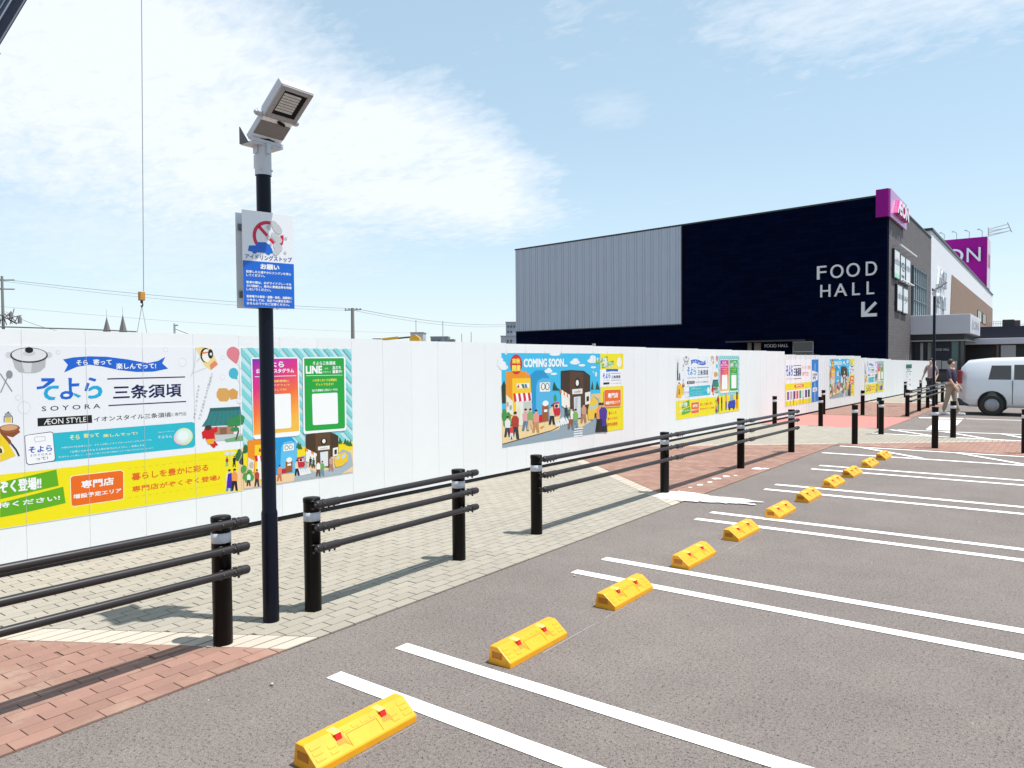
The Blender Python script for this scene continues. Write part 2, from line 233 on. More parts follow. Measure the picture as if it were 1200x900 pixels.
# ---- flat print shapes of the posters, metres on the sheet
ART={
'soyora':[('p','#eef0f4',[(0,.41),(2.53,.41),(2.53,1.91),(0,1.91)]),('p','#f5e400',[(0,.415),(2.53,.415),(2.53,.855),(0,.855)]),('p','#f3c32a',[(.0,.93),(.27,.9),(.36,1.12),(.27,1.25),(.08,1.22)]),('p','#e8a010',[(.0,.93),(.1,.92),(.12,1.2),(.06,1.22)]),('p','#2b1a10',[(.14,1.0),(.2,1.0),(.19,1.14),(.15,1.12)]),('p','#8a4b1c',[(.06,1.22),(.16,1.3),(.26,1.23),(.14,1.26)]),('p','#2e7d54',[(.05,1.55),(.12,1.55),(.13,1.75),(.07,1.76)]),('p','#1d3f66',[(.05,1.33),(.13,1.33),(.12,1.56),(.05,1.56)]),('p','#f0c8a0',[(.07,1.76),(.11,1.76),(.11,1.83),(.07,1.83)]),('p','#556',[(.15,1.33),(.24,1.33),(.22,1.5),(.16,1.5)]),('e','#d5d6d8',.411,1.829,.026,.027),('e','#d5d6d8',.706,1.83,.028,.027),('p','#b9bbbd',[(.43,1.81),(.684,1.81),(.678,1.729),(.641,1.693),(.6,1.678),(.528,1.679),(.481,1.687),(.451,1.722)]),('p','#d9dadc',[(.499,1.779),(.578,1.775),(.568,1.685),(.521,1.684)]),('e','#33343c',.559,1.828,.141,.064),('e','#e3e4e6',.559,1.832,.13,.055),('e','#cfd0d2',.558,1.844,.048,.021),('e','#0c0c10',.558,1.871,.031,.025),('l','#8b8f92',.008,[(.343,1.68),(.425,1.53)]),('l','#8b8f92',.008,[(.343,1.524),(.408,1.679)]),('e','#8b9694',.409,1.671,.024,.033),('e','#d5d3e2',.78,1.853,.019,.02),('e','#eef0f5',.781,1.853,.014,.015),('e','#d5d3e2',.47,1.478,.023,.026),('e','#eef0f5',.47,1.478,.019,.022),('e','#d5d3e2',.51,1.392,.048,.053),('e','#eef0f5',.51,1.391,.044,.048),('p','#8d4d24',[(.332,1.246),(.447,1.238),(.477,1.191),(.422,1.152),(.376,1.169),(.354,1.192),(.331,1.199)]),('e','#9a5a33',.397,1.226,.078,.035),('e','#d9a77a',.397,1.233,.061,.023),('p','#e9c75c',[(.371,1.318),(.414,1.315),(.413,1.274),(.37,1.277)]),('l','#34353a',.006,[(.362,1.279),(.363,1.323),(.381,1.352),(.403,1.351),(.422,1.319),(.421,1.271)]),('p','#9fa3a3',[(.369,1.355),(.411,1.353),(.414,1.318),(.368,1.321)]),('e','#333',.393,1.36,.008,.006),('p','#f2d21e',[(.331,1.194),(.364,1.157),(.437,1.0),(.325,.959)]),('p','#fff5c0',[(.329,1.09),(.347,1.079),(.357,1.035),(.327,1.02)]),('p','#1a1010',[(.328,1.077),(.341,1.058),(.342,1.032),(.327,1.029)]),('p','#8a4a20',[(.332,1.229),(.406,1.127),(.413,1.1),(.397,1.097),(.331,1.194)]),('l','#222226',.012,[(.409,1.1),(.442,1.048),(.463,.993)]),('p','#0b62d0',[(.817,1.792),(.903,1.81),(1.035,1.819),(1.181,1.815),(1.369,1.79),(1.546,1.755),(1.648,1.775),(1.721,1.815),(1.689,1.752),(1.746,1.7),(1.605,1.674),(1.444,1.673),(1.29,1.693),(1.142,1.727),(1.034,1.744),(.927,1.726),(.823,1.679),(.855,1.745)]),('t','#ffffff','そら',.924,1.741,1.017,1.785,.02),('t','#ffffff','寄って',1.066,1.743,1.221,1.792,.02),('t','#ffffff','楽しんでって!',1.262,1.703,1.627,1.755,.02),('p','#0b62d0',[(.643,1.634),(.748,1.632),(.747,1.607),(.686,1.561),(.666,1.548),(.609,1.539),(.607,1.563),(.654,1.568),(.696,1.606),(.645,1.606)]),('p','#08a9d8',[(.78,1.567),(.776,1.54),(.727,1.544),(.698,1.527),(.689,1.502),(.701,1.481),(.726,1.471),(.751,1.472),(.742,1.445),(.7,1.447),(.668,1.471),(.659,1.503),(.67,1.539),(.699,1.563),(.736,1.568)]),('p','#0b62d0',[(.856,1.634),(.886,1.629),(.882,1.582),(.946,1.583),(.941,1.557),(.882,1.555),(.883,1.513),(.896,1.494),(.887,1.471),(.869,1.45),(.834,1.445),(.796,1.453),(.784,1.48),(.798,1.507),(.828,1.519),(.858,1.516)]),('p','#08a9d8',[(.899,1.5),(.958,1.471),(.934,1.455),(.895,1.48)]),('p','#0b62d0',[(1.031,1.633),(1.089,1.615),(1.075,1.593),(1.018,1.612)]),('p','#0b62d0',[(1.005,1.588),(1.03,1.578),(1.006,1.511),(.984,1.514)]),('p','#08a9d8',[(1.02,1.536),(1.056,1.556),(1.097,1.557),(1.128,1.537),(1.138,1.503),(1.122,1.466),(1.081,1.446),(1.035,1.443),(1.011,1.451),(1.018,1.472),(1.063,1.47),(1.095,1.486),(1.102,1.509),(1.087,1.526),(1.064,1.53),(1.033,1.512),(1.017,1.51)]),('e','#f4f5f8',.836,1.482,.025,.013),('t','#0b0f55','S O Y O R A',.642,1.354,1.114,1.394,.01),('l','#0b0f55',.013,[(1.181,1.614),(1.185,1.614)]),('l','#0b0f55',.011,[(1.185,1.615),(1.913,1.617)]),('l','#0b0f55',.011,[(1.185,1.374),(1.919,1.376)]),('t','#0b0f55','三条須頃',1.231,1.428,1.871,1.553,.02),('p','#08080a',[(.607,1.298),(1.041,1.298),(1.043,1.228),(.607,1.228)]),('t','#ffffff','ÆON STYLE',.654,1.239,.994,1.286,0),('t','#111114','イオンスタイル三条須頃',1.057,1.234,1.762,1.28,.01),('t','#111114','と専門店',1.767,1.239,1.919,1.273,.0),('p','#20b9cd',[(.515,1.161),(1.976,1.171),(2.005,1.154),(2.004,.942),(1.982,.918),(.541,.916),(.513,.947)]),('p','#0b0f55',[(.506,1.153),(.522,1.163),(.702,1.177),(.723,1.17),(.738,.937),(.724,.92),(.533,.909),(.513,.93)]),('p','#f6f7fa',[(.51,1.149),(.523,1.159),(.702,1.171),(.72,1.164),(.733,.94),(.721,.926),(.535,.915),(.518,.933)]),('t','#1148b8','そよら',.534,1.01,.712,1.061,.02),('t','#0b0f55','S O Y O R A',.548,.979,.706,.996,0),('t','#0b0f55','って?',.59,.942,.679,.966,.01),('l','#99a',.003,[(.578,1.129),(.587,1.141),(.66,1.138),(.662,1.104),(.586,1.098),(.578,1.129)]),('t','#f4f0a0','そら',.855,1.092,.934,1.132,.02),('t','#f4f0a0','寄って',.969,1.099,1.097,1.136,.02),('t','#f4f0a0','楽しんでって!',1.134,1.091,1.437,1.118,.02),('t','#ffffff','の呼びかけを由来とした、イオンの新しいタイプのショッピングセンターです。',.787,1.022,1.574,1.037,0),('t','#ffffff','「日常にさわやかなそよ風が吹き込むように」、最寄にある',.857,.978,1.5,.995,0),('t','#ffffff','生活をもっと楽しく、心地よく過ごすための施設にという想いが込められています。',.761,.946,1.592,.958,0),('t','#ffffff','そよらん',1.631,1.036,1.77,1.062,.0),('t','#ffffff','気軽に寄って楽しめる',1.632,1.091,1.792,1.1,0),('e','#f2e49a',1.886,1.034,.094,.084),('e','#efc9d8',1.869,1.028,.083,.073),('e','#d4f0e4',1.886,1.041,.078,.071),('e','#eaf5f2',1.88,1.043,.054,.048),('p','#f0d890',[(2.028,1.902),(2.105,1.915),(2.196,1.895),(2.265,1.738),(2.185,1.68),(2.123,1.718),(2.09,1.777)]),('e','#15161a',2.131,1.83,.054,.073),('e','#f6f2ea',2.143,1.825,.048,.065),('e','#15161a',2.186,1.843,.028,.047),('e','#e4ecee',2.19,1.841,.012,.015),('p','#e87a50',[(2.092,1.859),(2.161,1.867),(2.158,1.854),(2.097,1.841)]),('p','#e98963',[(2.175,1.733),(2.23,1.776),(2.265,1.738),(2.189,1.682)]),('l','#9a9a96',.003,[(2.034,1.766),(2.103,1.83)]),('l','#9a9a96',.003,[(1.992,1.651),(2.128,1.7)]),('l','#9a9a96',.003,[(1.975,1.62),(2.016,1.724),(2.028,1.904)]),('e','#e0808a',2.438,1.85,.075,.068),('p','#e0808a',[(2.382,1.803),(2.504,1.808),(2.481,1.744),(2.46,1.744)]),('e','#44b6cc',2.438,1.643,.055,.057),('p','#44b6cc',[(2.402,1.605),(2.482,1.603),(2.482,1.581),(2.457,1.582)]),('l','#b8bcc0',.003,[(2.481,1.744),(2.533,1.675)]),('l','#b8bcc0',.003,[(2.481,1.581),(2.511,1.53),(2.511,1.397)]),('p','#dca556',[(2.244,1.451),(2.269,1.494),(2.352,1.493),(2.393,1.457),(2.396,1.402),(2.361,1.354),(2.278,1.361),(2.243,1.408)]),('p','#d9a050',[(2.388,1.473),(2.43,1.488),(2.485,1.453),(2.477,1.381),(2.397,1.374)]),('e','#d9d8e6',1.723,1.883,.025,.024),('e','#f0f1f6',1.723,1.883,.021,.02),('e','#d9d8e6',1.889,1.759,.043,.042),('e','#f0f1f6',1.888,1.759,.039,.037),('e','#d9d8e6',2.323,1.805,.024,.022),('e','#f0f1f6',2.323,1.805,.019,.017),('e','#d9d8e6',2.313,1.607,.031,.028),('e','#f0f1f6',2.313,1.607,.026,.024),('e','#d9d8e6',2.501,1.353,.032,.028),('e','#f0f1f6',2.501,1.353,.027,.024),('t','#666670','三',2.182,1.616,2.21,1.644,0),('t','#666670','条',2.169,1.584,2.198,1.612,0),('t','#666670','須',2.161,1.552,2.189,1.58,0),('t','#666670','頃',2.148,1.52,2.177,1.548,0),('t','#666670','の',2.139,1.489,2.167,1.516,0),('t','#666670','す',2.126,1.457,2.155,1.484,0),('t','#666670','て',2.118,1.425,2.146,1.452,0),('t','#666670','き',2.108,1.394,2.136,1.42,0),('t','#666670','な',2.096,1.357,2.124,1.383,0),('t','#666670','ま',2.087,1.325,2.115,1.351,0),('t','#666670','ち',2.077,1.294,2.105,1.32,0),('t','#666670','を',2.065,1.262,2.093,1.288,0),('t','#666670','の',2.053,1.221,2.081,1.247,0),('t','#666670','ん',2.039,1.19,2.067,1.215,0),('t','#666670','そ',2.04,1.503,2.066,1.528,0),('t','#666670','よ',2.034,1.471,2.059,1.497,0),('t','#666670','か',2.025,1.434,2.051,1.46,0),('t','#666670','ぜ',2.021,1.403,2.046,1.428,0),('t','#666670','の',2.016,1.361,2.041,1.386,0),('t','#666670','ふ',2.009,1.319,2.035,1.344,0),('t','#666670','く',2.003,1.277,2.028,1.302,0),('t','#666670','ま',1.996,1.235,2.021,1.26,0),('t','#666670','ち',1.987,1.201,2.012,1.226,0),('p','#2f7f80',[(2.171,1.293),(2.506,1.29),(2.513,1.263),(2.539,1.105),(2.076,1.117),(2.135,1.198)]),('l','#1f6466',.004,[(2.187,1.281),(2.115,1.127)]),('l','#1f6466',.004,[(2.227,1.279),(2.167,1.123)]),('l','#1f6466',.004,[(2.266,1.277),(2.221,1.119)]),('l','#1f6466',.004,[(2.307,1.274),(2.275,1.115)]),('l','#1f6466',.004,[(2.347,1.272),(2.329,1.111)]),('l','#1f6466',.004,[(2.388,1.27),(2.385,1.107)]),('l','#1f6466',.004,[(2.429,1.267),(2.44,1.103)]),('l','#1f6466',.004,[(2.471,1.265),(2.497,1.099)]),('p','#1f6466',[(2.164,1.297),(2.508,1.296),(2.513,1.263),(2.171,1.269)]),('p','#b08468',[(2.179,1.105),(2.428,1.095),(2.426,1.013),(2.177,1.027)]),('p','#8d5f48',[(2.272,1.089),(2.348,1.088),(2.347,1.022),(2.27,1.024)]),('p','#c6cbcc',[(2.2,1.021),(2.532,1.011),(2.511,.95),(2.199,.96)]),('p','#6fae7c',[(2.317,.967),(2.532,.993),(2.536,.937),(2.34,.939)]),('l','#6b4636',.018,[(2.449,.951),(2.483,1.042),(2.441,1.112)]),('e','#2f8b4c',2.455,1.144,.097,.049),('e','#2f8b4c',2.405,1.125,.058,.031),('e','#2f8b4c',2.492,1.175,.065,.035),('e','#2f8b4c',2.44,1.063,.049,.022),('p','#d4141c',[(2.098,1.089),(2.202,1.09),(2.218,.976),(2.118,.974)]),('p','#d4141c',[(2.075,1.063),(2.109,1.082),(2.126,1.006),(2.084,.992)]),('p','#d4141c',[(2.201,1.086),(2.237,1.109),(2.248,1.06),(2.212,1.041)]),('p','#d4141c',[(2.141,.95),(2.199,.952),(2.221,.9),(2.197,.891)]),('p','#d4141c',[(2.163,.938),(2.199,.978),(2.249,.919),(2.226,.91)]),('e','#4a2a20',2.144,1.101,.037,.026),('p','#f0b020',[(2.118,.985),(2.211,.985),(2.198,.934),(2.14,.935)]),('p','#5fae12',[(.321,.792),(.742,.847),(.757,.706),(.318,.655)]),('p','#5fae12',[(.317,.624),(.792,.692),(.808,.548),(.468,.514),(.314,.507)]),('t','#ffffff','ぞくぞく登場!!',.18,.7,.62,.8,.025),('t','#ffffff','ご期待ください!',.132,.581,.762,.624,.025),('p','#fff4d8',[(.848,.761),(.87,.779),(1.278,.779),(1.307,.761),(1.303,.515),(1.282,.504),(.872,.505),(.851,.523)]),('p','#ee6a0c',[(.854,.759),(.873,.773),(1.278,.773),(1.301,.758),(1.297,.519),(1.28,.51),(.872,.511),(.855,.525)]),('t','#ffffff','専門店',.941,.655,1.213,.72,.03),('t','#ffffff','増設予定エリア',.872,.573,1.279,.612,.025),('t','#e8651a','暮らしを豊かに彩る',1.377,.668,2.136,.735,.02),('t','#e8651a','専門店がぞくぞく登場♪',1.379,.559,2.264,.612,.02),('l','#c9b800',.003,[(1.346,.784),(1.377,.784)]),('l','#c9b800',.003,[(1.408,.784),(1.44,.784)]),('l','#c9b800',.003,[(1.471,.784),(1.503,.784)]),('l','#c9b800',.003,[(1.536,.784),(1.568,.784)]),('l','#c9b800',.003,[(1.601,.784),(1.634,.784)]),('l','#c9b800',.003,[(1.667,.784),(1.7,.784)]),('l','#c9b800',.003,[(1.734,.784),(1.768,.784)]),('l','#c9b800',.003,[(1.802,.784),(1.836,.784)]),('l','#c9b800',.003,[(1.871,.784),(1.906,.784)]),('l','#c9b800',.003,[(1.941,.784),(1.976,.784)]),('l','#c9b800',.003,[(2.012,.784),(2.024,.784)]),('l','#c9b800',.003,[(2.037,.784),(2.049,.784)]),('l','#c9b800',.003,[(2.062,.784),(2.074,.784)]),('l','#c9b800',.003,[(2.087,.784),(2.099,.785)]),('l','#c9b800',.003,[(2.112,.785),(2.124,.785)]),('l','#c9b800',.003,[(2.137,.785),(2.15,.785)]),('l','#c9b800',.003,[(2.162,.785),(2.175,.785)]),('l','#c9b800',.003,[(2.188,.785),(2.201,.786)]),('l','#c9b800',.003,[(2.214,.786),(2.227,.786)]),('l','#c9b800',.003,[(2.239,.786),(2.252,.786)]),('l','#c9b800',.003,[(1.339,.512),(1.371,.512)]),('l','#c9b800',.003,[(1.402,.512),(1.433,.512)]),('l','#c9b800',.003,[(1.465,.512),(1.497,.512)]),('l','#c9b800',.003,[(1.529,.512),(1.562,.512)]),('l','#c9b800',.003,[(1.594,.511),(1.627,.511)]),('l','#c9b800',.003,[(1.661,.511),(1.694,.511)]),('l','#c9b800',.003,[(1.728,.511),(1.762,.511)]),('l','#c9b800',.003,[(1.796,.511),(1.83,.511)]),('l','#c9b800',.003,[(1.865,.511),(1.9,.511)]),('l','#c9b800',.003,[(1.935,.511),(1.97,.511)]),('l','#c9b800',.003,[(2.006,.511),(2.02,.511)]),('l','#c9b800',.003,[(2.033,.511),(2.047,.511)]),('l','#c9b800',.003,[(2.06,.511),(2.074,.511)]),('l','#c9b800',.003,[(2.088,.511),(2.101,.511)]),('l','#c9b800',.003,[(2.115,.512),(2.129,.512)]),('l','#c9b800',.003,[(2.143,.512),(2.157,.512)]),('l','#c9b800',.003,[(2.17,.512),(2.184,.512)]),('l','#c9b800',.003,[(2.198,.512),(2.212,.512)]),('l','#c9b800',.003,[(2.226,.512),(2.241,.512)]),('l','#c9b800',.003,[(2.255,.513),(2.269,.513)]),('p','#f3cfa0',[(2.468,.855),(2.535,.855),(2.526,.423),(2.328,.431),(2.317,.565),(2.477,.633)]),('e','#dfe0dc',2.377,.82,.066,.02),('l','#bbb',.005,[(2.378,.845),(2.378,.732)]),('p','#7b9',[(2.333,.735),(2.355,.733),(2.359,.684),(2.348,.686),(2.344,.716),(2.336,.687),(2.325,.688)]),('p','#a33',[(2.33,.733),(2.33,.762),(2.338,.773),(2.352,.771),(2.36,.759),(2.358,.729)]),('e','#e8b48c',2.345,.778,.006,.007),('e','#2a2020',2.345,.783,.007,.005),('p','#222',[(2.414,.728),(2.438,.726),(2.443,.672),(2.431,.673),(2.426,.707),(2.417,.675),(2.405,.676)]),('p','#111',[(2.411,.725),(2.41,.759),(2.42,.77),(2.435,.768),(2.444,.755),(2.441,.722)]),('e','#e8b48c',2.428,.776,.007,.008),('e','#2a2020',2.428,.782,.008,.006),('e','#2d6a35',2.488,.808,.028,.045),('e','#2d6a35',2.544,.79,.028,.046),('e','#2d6a35',2.521,.729,.028,.046),('e','#2d6a35',2.559,.846,.028,.046),('e','#2d6a35',2.466,.773,.028,.045),('e','#10180f',2.519,.719,.036,.033),('p','#3f8fc0',[(2.343,.538),(2.392,.532),(2.402,.422),(2.377,.425),(2.366,.494),(2.349,.429),(2.325,.433)]),('p','#f0f0f0',[(2.336,.532),(2.335,.6),(2.354,.622),(2.384,.618),(2.402,.591),(2.398,.524)]),('e','#e8b48c',2.369,.634,.013,.016),('e','#2a2020',2.369,.645,.015,.011),('p','#3c22a8',[(2.35,.61),(2.394,.617),(2.402,.478),(2.39,.455),(2.338,.468),(2.34,.537)]),('p','#151515',[(2.401,.537),(2.451,.53),(2.461,.419),(2.436,.423),(2.425,.493),(2.408,.427),(2.384,.43)]),('p','#f29a4a',[(2.395,.531),(2.393,.599),(2.413,.621),(2.444,.617),(2.462,.59),(2.457,.522)]),('e','#e8b48c',2.428,.633,.013,.016),('e','#2a2020',2.428,.644,.016,.011)],
